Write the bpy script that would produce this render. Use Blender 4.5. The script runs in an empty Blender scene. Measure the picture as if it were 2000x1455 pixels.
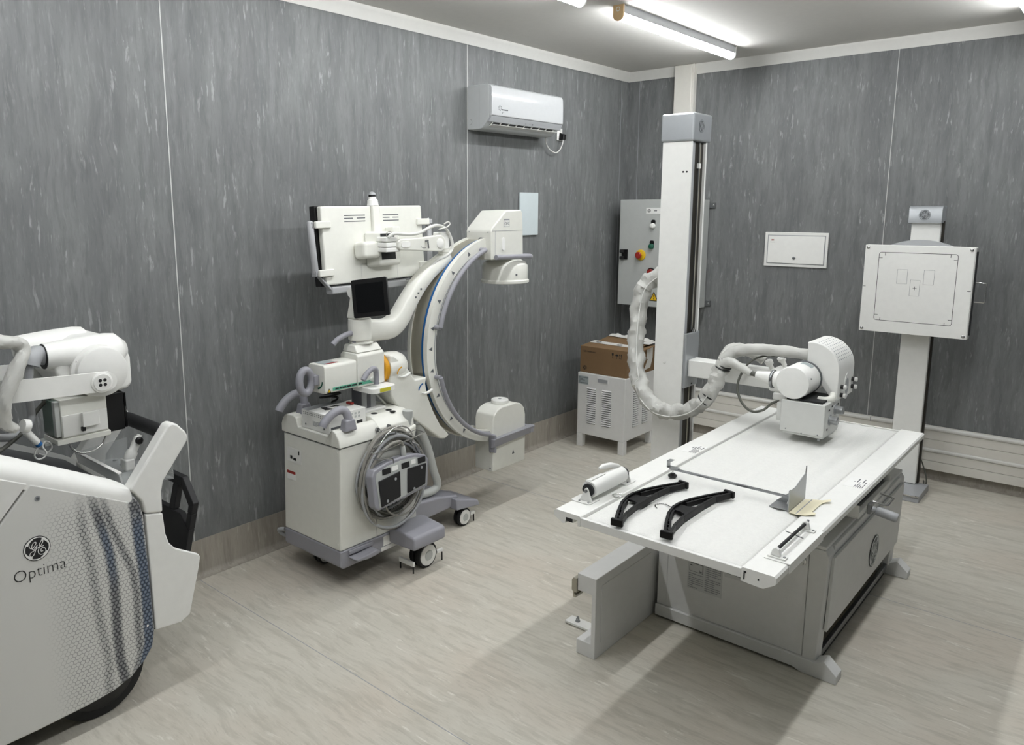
import bpy, bmesh, math, random
from mathutils import Vector, Matrix
random.seed(4)
PI = math.pi
SC = bpy.context.scene
COL = SC.collection

# ---------------------------------------------------------------- camera
def cam_setup():
    yaw, pitch, roll = math.radians(41.651), math.radians(9.630), math.radians(-0.100)
    f = Vector((-math.sin(yaw)*math.cos(pitch), math.cos(yaw)*math.cos(pitch), -math.sin(pitch)))
    r = Vector((math.cos(yaw), math.sin(yaw), 0)); u = r.cross(f)
    c, s = math.cos(roll), math.sin(roll)
    r2 = r*c + u*s; u2 = u*c - r*s
    cd = bpy.data.cameras.new('camera'); co = bpy.data.objects.new('camera', cd); COL.objects.link(co)
    m = Matrix.Identity(4)
    for i in range(3):
        m[i][0] = r2[i]; m[i][1] = u2[i]; m[i][2] = -f[i]
    m.translation = Vector((3.3125, -5.6989, 1.78)); co.matrix_world = m
    cd.sensor_fit = 'HORIZONTAL'; cd.sensor_width = 36.0; cd.lens = 1493.49/2000*36.0
    cd.shift_x = (1000-912.63)/2000; cd.shift_y = (660.53-727.5)/2000
    cd.clip_start = 0.05; SC.camera = co
cam_setup()

# ---------------------------------------------------------------- world, exposure
W = bpy.data.worlds.new('world'); SC.world = W; W.use_nodes = True
W.node_tree.nodes['Background'].inputs[0].default_value = (0.02, 0.02, 0.02, 1)
W.node_tree.nodes['Background'].inputs[1].default_value = 0.2
SC.view_settings.view_transform = 'Standard'; SC.view_settings.look = 'None'
SC.view_settings.gamma = 1.0; SC.view_settings.use_curve_mapping = False
SC.view_settings.exposure = 0.76
TUBE_EMIT = 34.0          # strength of every fluorescent diffuser in the room

# ---------------------------------------------------------------- materials
def lin(h):
    h = h.lstrip('#'); o = []
    for i in (0, 2, 4):
        c = int(h[i:i+2], 16)/255
        o.append(c/12.92 if c <= .04045 else ((c+.055)/1.055)**2.4)
    return (*o, 1.0)

MATS = {}
def mat(name, col, rough=.45, metal=0.0, var=.04, scale=30.0, bump=0.0, spec=.5, coat=0.0):
    """painted / moulded surface: colour with a little noise, optional fine grain relief"""
    m = bpy.data.materials.new(name); m.use_nodes = True; nt = m.node_tree
    b = nt.nodes['Principled BSDF']
    b.inputs['Roughness'].default_value = rough; b.inputs['Metallic'].default_value = metal
    b.inputs['Specular IOR Level'].default_value = spec; b.inputs['Coat Weight'].default_value = coat
    c = lin(col) if isinstance(col, str) else col
    tc = nt.nodes.new('ShaderNodeTexCoord'); nz = nt.nodes.new('ShaderNodeTexNoise')
    nz.inputs['Scale'].default_value = scale; nz.inputs['Detail'].default_value = 3
    nt.links.new(tc.outputs['Object'], nz.inputs['Vector'])
    mx = nt.nodes.new('ShaderNodeMix'); mx.data_type = 'RGBA'
    mx.inputs[6].default_value = tuple(v*(1-var) for v in c[:3])+(1,)
    mx.inputs[7].default_value = tuple(min(1, v*(1+var)) for v in c[:3])+(1,)
    nt.links.new(nz.outputs['Fac'], mx.inputs[0]); nt.links.new(mx.outputs[2], b.inputs['Base Color'])
    if bump:
        bp = nt.nodes.new('ShaderNodeBump'); bp.inputs['Strength'].default_value = bump; bp.inputs['Distance'].default_value = .002
        n2 = nt.nodes.new('ShaderNodeTexNoise'); n2.inputs['Scale'].default_value = 260; n2.inputs['Detail'].default_value = 2
        nt.links.new(tc.outputs['Object'], n2.inputs['Vector'])
        nt.links.new(n2.outputs['Fac'], bp.inputs['Height']); nt.links.new(bp.outputs[0], b.inputs['Normal'])
    MATS[name] = m
    return m

def vinyl(name, base, dark, light, sc, rough=.5, warp=.03, k_light=.5, k_dark=.45, blot=None):
    """sheet vinyl with marbled streaks; sc = noise scale along x, y, z (small = long streaks)"""
    m = bpy.data.materials.new(name); m.use_nodes = True; nt = m.node_tree; L = nt.links
    b = nt.nodes['Principled BSDF']; b.inputs['Roughness'].default_value = rough; b.inputs['Specular IOR Level'].default_value = .35
    tc = nt.nodes.new('ShaderNodeTexCoord')
    wz = nt.nodes.new('ShaderNodeTexNoise'); wz.inputs['Scale'].default_value = 3.5; wz.inputs['Detail'].default_value = 2
    L.new(tc.outputs['Object'], wz.inputs['Vector'])
    sub = nt.nodes.new('ShaderNodeVectorMath'); sub.operation = 'MULTIPLY_ADD'; sub.inputs[1].default_value = (warp, warp, warp)
    L.new(wz.outputs['Color'], sub.inputs[0]); L.new(tc.outputs['Object'], sub.inputs[2])
    def streak(mult, detail, rgh, off):
        mp = nt.nodes.new('ShaderNodeMapping'); mp.inputs['Scale'].default_value = tuple(v*mult for v in sc); mp.inputs['Location'].default_value = (off, off*1.7, off*.6)
        n = nt.nodes.new('ShaderNodeTexNoise'); n.inputs['Scale'].default_value = 1; n.inputs['Detail'].default_value = detail; n.inputs['Roughness'].default_value = rgh
        L.new(sub.outputs[0], mp.inputs[0]); L.new(mp.outputs[0], n.inputs['Vector']); return n
    def plain(scale, off):
        mp = nt.nodes.new('ShaderNodeMapping'); mp.inputs['Location'].default_value = (off, off, off)
        n = nt.nodes.new('ShaderNodeTexNoise'); n.inputs['Scale'].default_value = scale; n.inputs['Detail'].default_value = 3
        L.new(tc.outputs['Object'], mp.inputs[0]); L.new(mp.outputs[0], n.inputs['Vector']); return n
    def ramp(node, a, bb):
        r = nt.nodes.new('ShaderNodeMapRange'); r.interpolation_type = 'SMOOTHSTEP'; r.inputs[1].default_value = a; r.inputs[2].default_value = bb
        L.new(node.outputs['Fac'], r.inputs[0]); return r
    def mul(a, bb):
        q = nt.nodes.new('ShaderNodeMath'); q.operation = 'MULTIPLY'
        for i, v in enumerate((a, bb)):
            if isinstance(v, float): q.inputs[i].default_value = v
            else: L.new(v.outputs[0], q.inputs[i])
        return q
    def mixc(fac, A, B, k=1.0):
        x = nt.nodes.new('ShaderNodeMix'); x.data_type = 'RGBA'
        if k != 1.0: fac = mul(fac, float(k))
        L.new(fac.outputs[0], x.inputs[0])
        for s_, v in ((6, A), (7, B)):
            if isinstance(v, tuple): x.inputs[s_].default_value = v
            else: L.new(v.outputs[2], x.inputs[s_])
        return x
    B, D, LT = lin(base), lin(dark), lin(light)
    c = mixc(ramp(streak(.22, 2, .5, 3.1), .3, .7), B, tuple((B[i]*.8+LT[i]*.2) for i in range(3))+(1,))
    if blot: c = mixc(ramp(plain(1.6, 4.4), .40, .68), c, lin(blot), .55)
    c = mixc(ramp(streak(.55, 4, .55, 17.2), .46, .66), c, D, k_dark)                # broad soft streaks
    c = mixc(ramp(streak(2.0, 3, .6, 7.3), .50, .72), c, D, k_dark*.8)               # fine dark grain
    c = mixc(ramp(streak(1.6, 4, .6, 31.0), .54, .72), c, LT, k_light*.55)           # fine pale grain
    c = mixc(mul(ramp(streak(.8, 4, .62, 12.9), .585, .66), ramp(plain(5.0, 9.0), .46, .62)), c, LT, k_light*1.7)   # scattered pale flecks
    L.new(c.outputs[2], b.inputs['Base Color'])
    bp = nt.nodes.new('ShaderNodeBump'); bp.inputs['Strength'].default_value = .05; bp.inputs['Distance'].default_value = .002
    n3 = streak(1.3, 4, .6, 5.5); L.new(n3.outputs['Fac'], bp.inputs['Height']); L.new(bp.outputs[0], b.inputs['Normal'])
    MATS[name] = m; return m

def emit(name, col, strength):
    m = bpy.data.materials.new(name); m.use_nodes = True; nt = m.node_tree
    nt.nodes.remove(nt.nodes['Principled BSDF']); e = nt.nodes.new('ShaderNodeEmission')
    e.inputs[0].default_value = lin(col); e.inputs[1].default_value = strength
    nt.links.new(e.outputs[0], nt.nodes['Material Output'].inputs[0]); MATS[name] = m; return m

def clear(name, col, alpha, rough=.1):
    m = mat(name, col, rough); b = m.node_tree.nodes['Principled BSDF']
    b.inputs['Alpha'].default_value = alpha; return m

vinyl('wall_vinyl', '#6f7171', '#575959', '#a3a5a4', (64, 64, 8.5), .5, .05, .42, .34)
vinyl('floor_vinyl', '#c5c1b5', '#9d998c', '#dddad0', (9.0, 60, 60), .45, .06, .48, .36, '#c6bcae')
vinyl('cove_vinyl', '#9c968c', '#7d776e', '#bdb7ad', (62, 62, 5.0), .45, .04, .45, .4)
mat('weld', '#c4c5c2', .5)
mat('ceiling_paint', '#d6d4cf', .8, bump=.05)
mat('cornice_paint', '#d8d7d2', .6)
mat('outer_wall', '#6a6d6d', .7)
mat('white', '#eeeeea', .38)
mat('white2', '#e6e6e2', .42)
mat('ivory', '#e3e3db', .4)
mat('gloss_white', '#c3c5c6', .14, coat=.4)
mat('shell_grey', '#bfc2c2', .45)
mat('powder', '#dfdfdd', .5, bump=.25)
mat('cabinet_grey', '#b9bcb9', .5, bump=.15)
mat('pale_blue', '#ccd6d8', .4)
mat('trunk_white', '#dedbd3', .42)
mat('grip_grey', '#abacae', .45)
mat('grey_plastic', '#94949b', .45, bump=.1)
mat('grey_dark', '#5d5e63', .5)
mat('deck_dark', '#34363a', .35)
mat('grey_mid', '#a2a4a6', .45)
mat('beige_metal', '#a9a596', .38, .4)
mat('silver', '#b9bdc0', .32, .6, bump=.1)
mat('alu', '#a9abac', .35, .85)
mat('steel', '#8f9193', .28, .95)
mat('chrome', '#c9c9c8', .12, 1.0)
mat('black', '#0c0c0d', .38)
mat('hanger_black', '#050506', .5, spec=.3)
mat('black_soft', '#161618', .6)
mat('black_gloss', '#060607', .08)
mat('dark', '#222324', .7)
mat('rubber', '#191a1b', .75)
mat('dark_track', '#3a3731', .5, .5)
mat('sleeve', '#c3c3be', .42, scale=9, var=.06)
mat('cable_white', '#d4d4cf', .5)
mat('cable_grey', '#8d8b84', .55)
mat('cable_dark', '#55564f', .6)
mat('foam', '#e3e3df', .8, var=.06, scale=90, bump=1.0)
mat('collimator_grey', '#cfd0cc', .45)
mat('sticker_grey', '#cfd0ce', .5)
mat('cardboard', '#7c6244', .8, var=.06, scale=14)
mat('tape', '#e2e0da', .4)
mat('cream', '#e6dfc2', .7, var=.05)
mat('ink', '#1b1b1d', .6)
mat('ink_soft', '#5f6265', .6)
mat('ink_pale', '#9a9c9e', .6)
mat('red', '#9c2a22', .4)
mat('yellow', '#e3b917', .45)
mat('green', '#1f5e49', .35)
mat('label_green', '#5fae92', .5)
mat('smoked_green', '#5b6d64', .15)
mat('orange', '#d79a1a', .5)
mat('blue', '#1d5f9c', .4)
mat('label', '#f1f1ee', .5)
mat('label_grey', '#9fa8a9', .5)
mat('lime', '#c9c23a', .5)
mat('amber_cap', '#d9b98a', .4)
mat('screen_glass', '#0b0c0e', .05, coat=.6)
clear('clear_plastic', '#cfd3d3', .28, .08)
clear('frosted_plastic', '#c7c9c8', .55, .25)
emit('tube_glow', '#fbfdff', TUBE_EMIT)

# ---------------------------------------------------------------- builders
ORG = {}
def V(p): return p if isinstance(p, Vector) else Vector(p)

def link_mesh(me, name, m, parent=None):
    o = bpy.data.objects.new(name, me); COL.objects.link(o)
    if m is not None:
        me.materials.clear(); me.materials.append(MATS[m] if isinstance(m, str) else m)
    if parent is not None:
        if parent.parent is not None and parent.parent.parent is not None: parent = parent.parent      # never a fourth level
        org = ORG[parent.name]; me.transform(Matrix.Translation(-org)); o.parent = parent; ORG[o.name] = org
    else:
        ORG[o.name] = Vector((0, 0, 0))
    return o

def catmull(pts, n=6, closed=False):
    pts = [V(p) for p in pts]; out = []; N = len(pts)
    rng = range(N if closed else N-1)
    for i in rng:
        if closed: p0, p1, p2, p3 = pts[(i-1) % N], pts[i], pts[(i+1) % N], pts[(i+2) % N]
        else: p0, p1, p2, p3 = pts[max(i-1, 0)], pts[i], pts[i+1], pts[min(i+2, N-1)]
        for k in range(n):
            t = k/n
            out.append(.5*((2*p1)+(p2-p0)*t+(2*p0-5*p1+4*p2-p3)*t*t+(3*p1-p0-3*p2+p3)*t**3))
    if not closed: out.append(pts[-1])
    return out

def arcpts(cx, cy, r, a0, a1, n):
    return [(cx+r*math.cos(math.radians(a0+(a1-a0)*i/n)), cy+r*math.sin(math.radians(a0+(a1-a0)*i/n))) for i in range(n+1)]

def rrect(x0, y0, x1, y1, r, n=4):
    return arcpts(x1-r, y1-r, r, 0, 90, n)+arcpts(x0+r, y1-r, r, 90, 180, n)+arcpts(x0+r, y0+r, r, 180, 270, n)+arcpts(x1-r, y0+r, r, 270, 360, n)

class MB:
    def __init__(s): s.bm = bmesh.new()
    def box(s, x0, y0, z0, x1, y1, z1):
        v = [s.bm.verts.new((x, y, z)) for x in (x0, x1) for y in (y0, y1) for z in (z0, z1)]
        for f in ((0,1,3,2),(4,6,7,5),(0,4,5,1),(2,3,7,6),(0,2,6,4),(1,5,7,3)): s.bm.faces.new([v[i] for i in f])
        return s
    def hexa(s, b, t):
        """eight corners: four at the bottom ring, four at the top ring, same order"""
        vb = [s.bm.verts.new(p) for p in b]; vt = [s.bm.verts.new(p) for p in t]; n = len(vb)
        s.bm.faces.new(vb); s.bm.faces.new(vt)
        for i in range(n): s.bm.faces.new([vb[i], vb[(i+1) % n], vt[(i+1) % n], vt[i]])
        return s
    def prism(s, pts, ax, a, b):
        f = {'x': lambda p, w: (w, p[0], p[1]), 'y': lambda p, w: (p[0], w, p[1]), 'z': lambda p, w: (p[0], p[1], w)}[ax]
        return s.hexa([f(p, a) for p in pts], [f(p, b) for p in pts])
    def loft(s, rings, cap=True, closed=True):
        R = [[s.bm.verts.new(p) for p in r] for r in rings]; n = len(R[0])
        for i in range(len(R)-1):
            for k in range(n if closed else n-1):
                s.bm.faces.new([R[i][k], R[i][(k+1) % n], R[i+1][(k+1) % n], R[i+1][k]])
        if cap: s.bm.faces.new(R[0]); s.bm.faces.new(R[-1])
        return s
    def cyl(s, p0, p1, r0, r1=None, n=20):
        return s.tube([p0, p1], [r0, r0 if r1 is None else r1], n)
    def tube(s, pts, r, n=10, closed=False, flat=1.0, up=None):
        pts = [V(p) for p in pts]; N = len(pts); rs = r if isinstance(r, (list, tuple)) else [r]*N
        T = []
        for i in range(N):
            a = pts[(i-1) % N] if (closed or i > 0) else pts[i]; b = pts[(i+1) % N] if (closed or i < N-1) else pts[i]
            t = (b-a); T.append(t.normalized() if t.length > 1e-9 else Vector((0, 0, 1)))
        ref = V(up) if up else (Vector((0, 0, 1)) if abs(T[0].z) < .9 else Vector((1, 0, 0)))
        u = (ref-T[0]*ref.dot(T[0])).normalized(); rings = []
        for i in range(N):
            u = (u-T[i]*u.dot(T[i])); u = u.normalized() if u.length > 1e-6 else T[i].orthogonal().normalized()
            w = T[i].cross(u)
            rings.append([pts[i]+u*(rs[i]*math.cos(2*PI*k/n))+w*(rs[i]*flat*math.sin(2*PI*k/n)) for k in range(n)])
        if closed: return s.loft(rings+[rings[0]], cap=False)
        return s.loft(rings)
    def lathe(s, c, ax, prof, n=28):
        """prof = [(radius, along axis)] from one end to the other, closed by caps"""
        c = V(c); a = {'x': Vector((1,0,0)), 'y': Vector((0,1,0)), 'z': Vector((0,0,1))}[ax] if isinstance(ax, str) else V(ax).normalized()
        u = a.orthogonal().normalized(); w = a.cross(u)
        return s.loft([[c+a*h+u*(max(r, 1e-4)*math.cos(2*PI*k/n))+w*(max(r, 1e-4)*math.sin(2*PI*k/n)) for k in range(n)] for r, h in prof])
    def sweep(s, path, sect, up=(0, 0, 1)):
        """rectangular / polygonal section (list of (u, v)) swept along a path; u sideways, v up"""
        path = [V(p) for p in path]; N = len(path); rings = []
        for i in range(N):
            t = (path[min(i+1, N-1)]-path[max(i-1, 0)]).normalized(); side = t.cross(V(up)).normalized(); vv = side.cross(t)
            sc = sect[i] if isinstance(sect[0], list) else sect
            rings.append([path[i]+side*a+vv*b for a, b in sc])
        return s.loft(rings)
    def ribbon(s, pts, w, F, h=0.0, closed=False):
        """flat stroke of half-width w drawn in the plane of frame F"""
        pts = [Vector((p[0], p[1])) for p in pts]; N = len(pts); A = []; B = []
        for i in range(N):
            a = pts[(i-1) % N] if (closed or i > 0) else pts[i]; b = pts[(i+1) % N] if (closed or i < N-1) else pts[i]
            t = (b-a).normalized(); nrm = Vector((-t.y, t.x)); ww = w[i] if isinstance(w, list) else w
            A.append(s.bm.verts.new(F @ Vector((*(pts[i]+nrm*ww), h)))); B.append(s.bm.verts.new(F @ Vector((*(pts[i]-nrm*ww), h))))
        for i in range(N if closed else N-1):
            j = (i+1) % N; s.bm.faces.new([A[i], B[i], B[j], A[j]])
        return s
    def plate(s, pts, F, h0=0.0, h1=.0008):
        return s.hexa([F @ Vector((p[0], p[1], h0)) for p in pts], [F @ Vector((p[0], p[1], h1)) for p in pts])
    def rect(s, F, x0, y0, x1, y1, h0=0.0, h1=.0008): return s.plate([(x0, y0), (x1, y0), (x1, y1), (x0, y1)], F, h0, h1)
    def xf(s, M):
        bmesh.ops.transform(s.bm, matrix=M, verts=s.bm.verts); return s
    def obj(s, name, m, parent=None, bev=0.0, seg=2, sm=38, label=None, open_=False):
        if not open_: bmesh.ops.recalc_face_normals(s.bm, faces=s.bm.faces)
        me = bpy.data.meshes.new(name); s.bm.to_mesh(me); s.bm.free()
        o = link_mesh(me, name, m, parent)
        if sm:
            for p in me.polygons: p.use_smooth = True
            me.set_sharp_from_angle(angle=math.radians(sm))
        if bev:
            b = o.modifiers.new('bevel', 'BEVEL'); b.width = bev; b.segments = seg; b.limit_method = 'ANGLE'; b.angle_limit = math.radians(32); b.harden_normals = True
        if label: o['label'] = label
        return o

def frame(o, u, v):
    u = V(u).normalized(); v = V(v); n = u.cross(v).normalized(); v = n.cross(u)
    M = Matrix.Identity(4)
    for i in range(3): M[i][0], M[i][1], M[i][2], M[i][3] = u[i], v[i], n[i], o[i]
    return M
def FX(x, y, z): return frame((x, y, z), (0, 1, 0), (0, 0, 1))      # face looking to +x
def FY(x, y, z): return frame((x, y, z), (1, 0, 0), (0, 0, 1))      # face looking to -y
def FZ(x, y, z): return frame((x, y, z), (1, 0, 0), (0, 1, 0))      # face looking up

def thing(name, label, cat, loc, group=None):
    o = bpy.data.objects.new(name, None); COL.objects.link(o); o.location = loc; o.empty_display_size = .1
    o['label'] = label; o['category'] = cat
    if group: o['group'] = group
    ORG[o.name] = Vector(loc); return o
def tag(o, label, cat, group=None):
    o['label'] = label; o['category'] = cat
    if group: o['group'] = group
    return o
def struct(o): o['kind'] = 'structure'; return o

def text(name, body, F, size, m, parent, align='LEFT', depth=.0004, sx=1.0, thin=0.0):
    c = bpy.data.curves.new(name, 'FONT'); c.body = body; c.size = size; c.align_x = align; c.extrude = depth; c.resolution_u = 3; c.offset = thin
    t = bpy.data.objects.new(name+'_tmp', c); COL.objects.link(t)
    dg = bpy.context.evaluated_depsgraph_get()
    me = bpy.data.meshes.new_from_object(t.evaluated_get(dg)); bpy.data.objects.remove(t); bpy.data.curves.remove(c)
    me.transform(F @ Matrix.Diagonal((sx, 1, 1, 1))); me.name = name
    return link_mesh(me, name, m, parent)

G_STROKE = [(-.48,.38),(-.48,.23),(-.38,.1),(-.23,.13),(-.1,.28),(-.03,.43),(-.1,.5),(-.23,.43),(-.33,.23),(-.3,.05),(-.18,0),(.03,.25),(-.05,.05),(-.15,-.23),(-.28,-.45),(-.43,-.5),(-.5,-.38),(-.43,-.2),(-.18,-.1),(.15,.08)]
E_STROKE = [(.45,.08),(.28,.05),(.15,.18),(.23,.35),(.33,.5),(.43,.45),(.38,.3),(.23,.08),(.1,-.08),(.05,-.25),(.1,-.43),(.25,-.53),(.43,-.5),(.55,-.33),(.5,-.13),(.35,-.05),(.25,-.15),(.25,-.3),(.38,-.3)]
def emblem(F, r, parent, dark='ink', light='label', name='emblem', bold=1.0):
    """round monogram badge: dark disc, pale ring with four swirls, two script letters"""
    b = MB(); b.plate(arcpts(0, 0, r, 0, 350, 35), F, 0, .001); nd = len(b.bm.faces); H = .0014
    b.ribbon([(x*r, y*r) for x, y in arcpts(0, 0, .90, 0, 352, 44)], .042*r, F, H, True)
    for k in range(4):
        a = 15+90*k
        pts = [((.84-.05*t)*r*math.cos(math.radians(a+t*46)), (.84-.05*t)*r*math.sin(math.radians(a+t*46))) for t in [i/8 for i in range(9)]]
        b.ribbon(pts, [(.015+.06*i/8)*r for i in range(9)], F, H)
    for S in (G_STROKE, E_STROKE):
        p = catmull([(x*r*1.12, y*r*1.12, 0) for x, y in S], 5)
        b.ribbon([(q.x, q.y) for q in p], .042*r*bold, F, H)
    b.bm.faces.ensure_lookup_table()
    o = b.obj(name, dark, parent, sm=0, open_=True); o.data.materials.append(MATS[light])
    for i, f in enumerate(o.data.polygons): f.material_index = 0 if i < nd else 1
    return o
def lines(F, x0, y0, x1, y1, n, parent, m='ink_pale', name='printed_lines', seed=1, th=.42):
    """rows of print too small to read"""
    rd = random.Random(seed); b = MB(); dy = (y1-y0)/n
    for i in range(n):
        y = y1-dy*(i+.5); x = x0
        while x < x1-.004*(x1-x0):
            w = (x1-x0)*rd.uniform(.06, .3); e = min(x+w, x1)
            b.rect(F, x, y-dy*th*.5, e, y+dy*th*.5, .0002, .0007); x = e+(x1-x0)*.03
            if rd.random() < .12: break
    return b.obj(name, m, parent, sm=0)
def screw(p, ax, r, parent, m='steel', name='screw', h=.003):
    a = {'x': Vector((1,0,0)), '-y': Vector((0,-1,0)), 'z': Vector((0,0,1))}[ax]
    return MB().lathe(p, a, [(r, -.001), (r, h*.6), (r*.7, h)], 12).obj(name, m, parent)

# ================================================================ ROOM
RX, RY, RZ = 3.9, -7.2, 2.856
def room():
    f = struct(MB().box(-.12, RY-.12, -.1, RX+.12, .12, -.004).obj('floor', 'outer_wall', sm=0)); ORG[f.name] = Vector((0,0,0))
    ys = [RY, -5.97, -3.97, -1.97, 0]
    for a, b in zip(ys[:-1], ys[1:]): MB().box(0, a+.0015, -.004, RX, b-.0015, 0).obj('floor_sheet', 'floor_vinyl', f, sm=0)
    for y in ys[1:-1]: MB().box(0, y-.0018, -.004, RX, y+.0018, .0003).obj('weld_seam', 'ink_pale', f, sm=0)
    c = struct(MB().box(-.12, RY-.12, RZ, RX+.12, .12, RZ+.1).obj('ceiling', 'ceiling_paint', sm=0))
    wl = struct(MB().box(-.12, RY-.12, 0, -.004, .12, RZ).obj('wall_left', 'outer_wall', sm=0))
    yl = [RY, -5.97, -3.97, -1.972, -.105, 0]
    for a, b in zip(yl[:-1], yl[1:]): MB().box(-.004, a, 0, 0, b, RZ).obj('vinyl_panel', 'wall_vinyl', wl, sm=0)
    for y in yl[1:-1]: MB().box(-.002, y-.0024, .19, .0012, y+.0024, 2.79).obj('weld_seam', 'weld' if y < -1 else 'ink_pale', wl, sm=0)
    wb = struct(MB().box(-.12, .004, 0, RX+.12, .12, RZ).obj('wall_back', 'outer_wall', sm=0))
    xl = [0, .105, 1.966, RX]
    for a, b in zip(xl[:-1], xl[1:]): MB().box(a, 0, 0, b, .004, RZ).obj('vinyl_panel', 'wall_vinyl', wb, sm=0)
    for x in xl[1:-1]: MB().box(x-.002, -.0012, .08, x+.002, .002, 2.79).obj('weld_seam', 'weld' if x > 1 else 'ink_pale', wb, sm=0)
    struct(MB().box(RX, RY-.12, 0, RX+.12, .12, RZ).obj('wall_right', 'outer_wall', sm=0))
    struct(MB().box(-.12, RY-.12, 0, RX+.12, RY, RZ).obj('wall_front', 'outer_wall', sm=0))
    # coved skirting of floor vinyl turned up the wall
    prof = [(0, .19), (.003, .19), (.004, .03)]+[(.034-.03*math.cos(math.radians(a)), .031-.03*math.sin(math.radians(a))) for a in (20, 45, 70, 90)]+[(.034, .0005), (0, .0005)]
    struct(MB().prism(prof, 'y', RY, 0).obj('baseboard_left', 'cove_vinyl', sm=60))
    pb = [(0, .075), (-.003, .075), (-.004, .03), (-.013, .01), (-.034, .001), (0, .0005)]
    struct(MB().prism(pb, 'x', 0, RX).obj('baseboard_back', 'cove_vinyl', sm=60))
    # cornice
    cp = [(0, 2.784), (.004, 2.784), (.006, 2.795), (.012, 2.818), (.022, 2.836), (.028, 2.845), (.030, RZ), (0, RZ)]
    struct(MB().prism(cp, 'y', RY, 0).obj('trim_1', 'cornice_paint', sm=50))
    cb = [(-y, z) for y, z in cp]
    o = MB(); o.prism(cb, 'x', 0, .429).prism(cb, 'x', .589, RX); struct(o.obj('trim_2', 'cornice_paint', sm=50))
    # vertical cable duct from the control cabinet up to the ceiling
    d = struct(MB().box(.429, -.052, 1.847, .589, 0, RZ-.001).obj('trim_3', 'trunk_white', bev=.003))
    MB().box(.433, -.06, 1.85, .572, -.0522, RZ-.004).obj('duct_lid', 'trunk_white', d, bev=.004)
    # dado trunking along the back wall, two runs, broken behind the stand
    for k, (x0, x1) in enumerate(((.62, 2.14), (2.319, RX))):
        t = struct(MB().box(x0, -.05, .078, x1, -.0045, .362).obj('trim_%d' % (4+k), 'trunk_white', bev=.002))
        for z0 in (.0753, .2205):
            MB().box(x0+.0005, -.058, z0, x1-.0005, -.0502, z0+.058).obj('trunking_lid', 'trunk_white', t, bev=.0015)
            MB().box(x0+.0005, -.058, z0+.0605, x1-.0005, -.0502, z0+.118).obj('trunking_lid', 'trunk_white', t, bev=.0015)
            pr = [(-.0502, z0+.1195), (-.062, z0+.1195), (-.0655, z0+.124), (-.0655, z0+.137), (-.061, z0+.144), (-.0502, z0+.1455)]
            MB().prism(pr, 'x', x0, x1).obj('trunking_rim', 'cornice_paint', t, sm=60)
    MB().box(2.0, -.0672, .338, 2.004, -.0502, .367).obj('joint', 'ink_pale', bpy.data.objects['trim_4'], sm=0)
room()

def tube_light(x, y0, y1, label):
    t = thing('ceiling_light', label, 'light', (x, (y0+y1)/2, RZ), 'fluorescent battens on the ceiling')
    h = RZ
    MB().prism([(x-.031, h), (x-.031, h-.030), (x-.0300, h-.0435), (x+.0300, h-.0435), (x+.031, h-.030), (x+.031, h)], 'y', y0+.012, y1-.012).obj('channel', 'grey_mid', t, sm=30)
    a = [(x+.0275*math.cos(math.radians(q)), h-.050+.0275*math.sin(math.radians(q))*1.05) for q in range(180, 361, 20)]
    MB().prism([(x-.0275, h-.044)]+a+[(x+.0275, h-.044)], 'y', y0+.013, y1-.013).obj('diffuser', 'tube_glow', t, sm=50)
    for ya, yb in ((y0, y0+.0118), (y1-.0118, y1)):
        e = [(x+.0315*math.cos(math.radians(q)), h-.050+.0315*math.sin(math.radians(q))*1.0) for q in range(180, 361, 20)]
        cap = MB().prism([(x-.0315, h)]+e+[(x+.0315, h)], 'y', ya, yb).obj('end_cap', 'amber_cap' if ya == y0 else 'white', t, sm=40)
        if ya == y0:
            b = MB(); b.ribbon(arcpts(0, 0, .0105, 0, 345, 23), .002, FY(x, ya, h-.022), .0006, True); b.obj('knockout_ring', 'label', cap, sm=0, open_=True)
    for yy in (y0+.03, (y0+y1)/2, y1-.03): MB().box(x+.0312, yy-.012, h-.006, x+.0345, yy+.012, h).obj('clip', 'chrome', t, sm=0)
tube_light(1.035, -1.915, -.425, 'lit fluorescent batten on the ceiling above the column, whole length in view')
tube_light(1.035, -3.76, -2.27, 'lit fluorescent batten cut off by the top edge, left of the other')
tube_light(1.035, -5.6, -4.11, 'lit fluorescent batten over the mobile unit with the honeycomb print')
tube_light(2.70, -1.915, -.425, 'lit fluorescent batten at the top right corner, barely in view')
tube_light(2.70, -3.76, -2.27, 'lit fluorescent batten above the near end of the table')
tube_light(2.70, -5.6, -4.11, 'lit fluorescent batten on the ceiling nearest to the camera, outside the picture')

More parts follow.
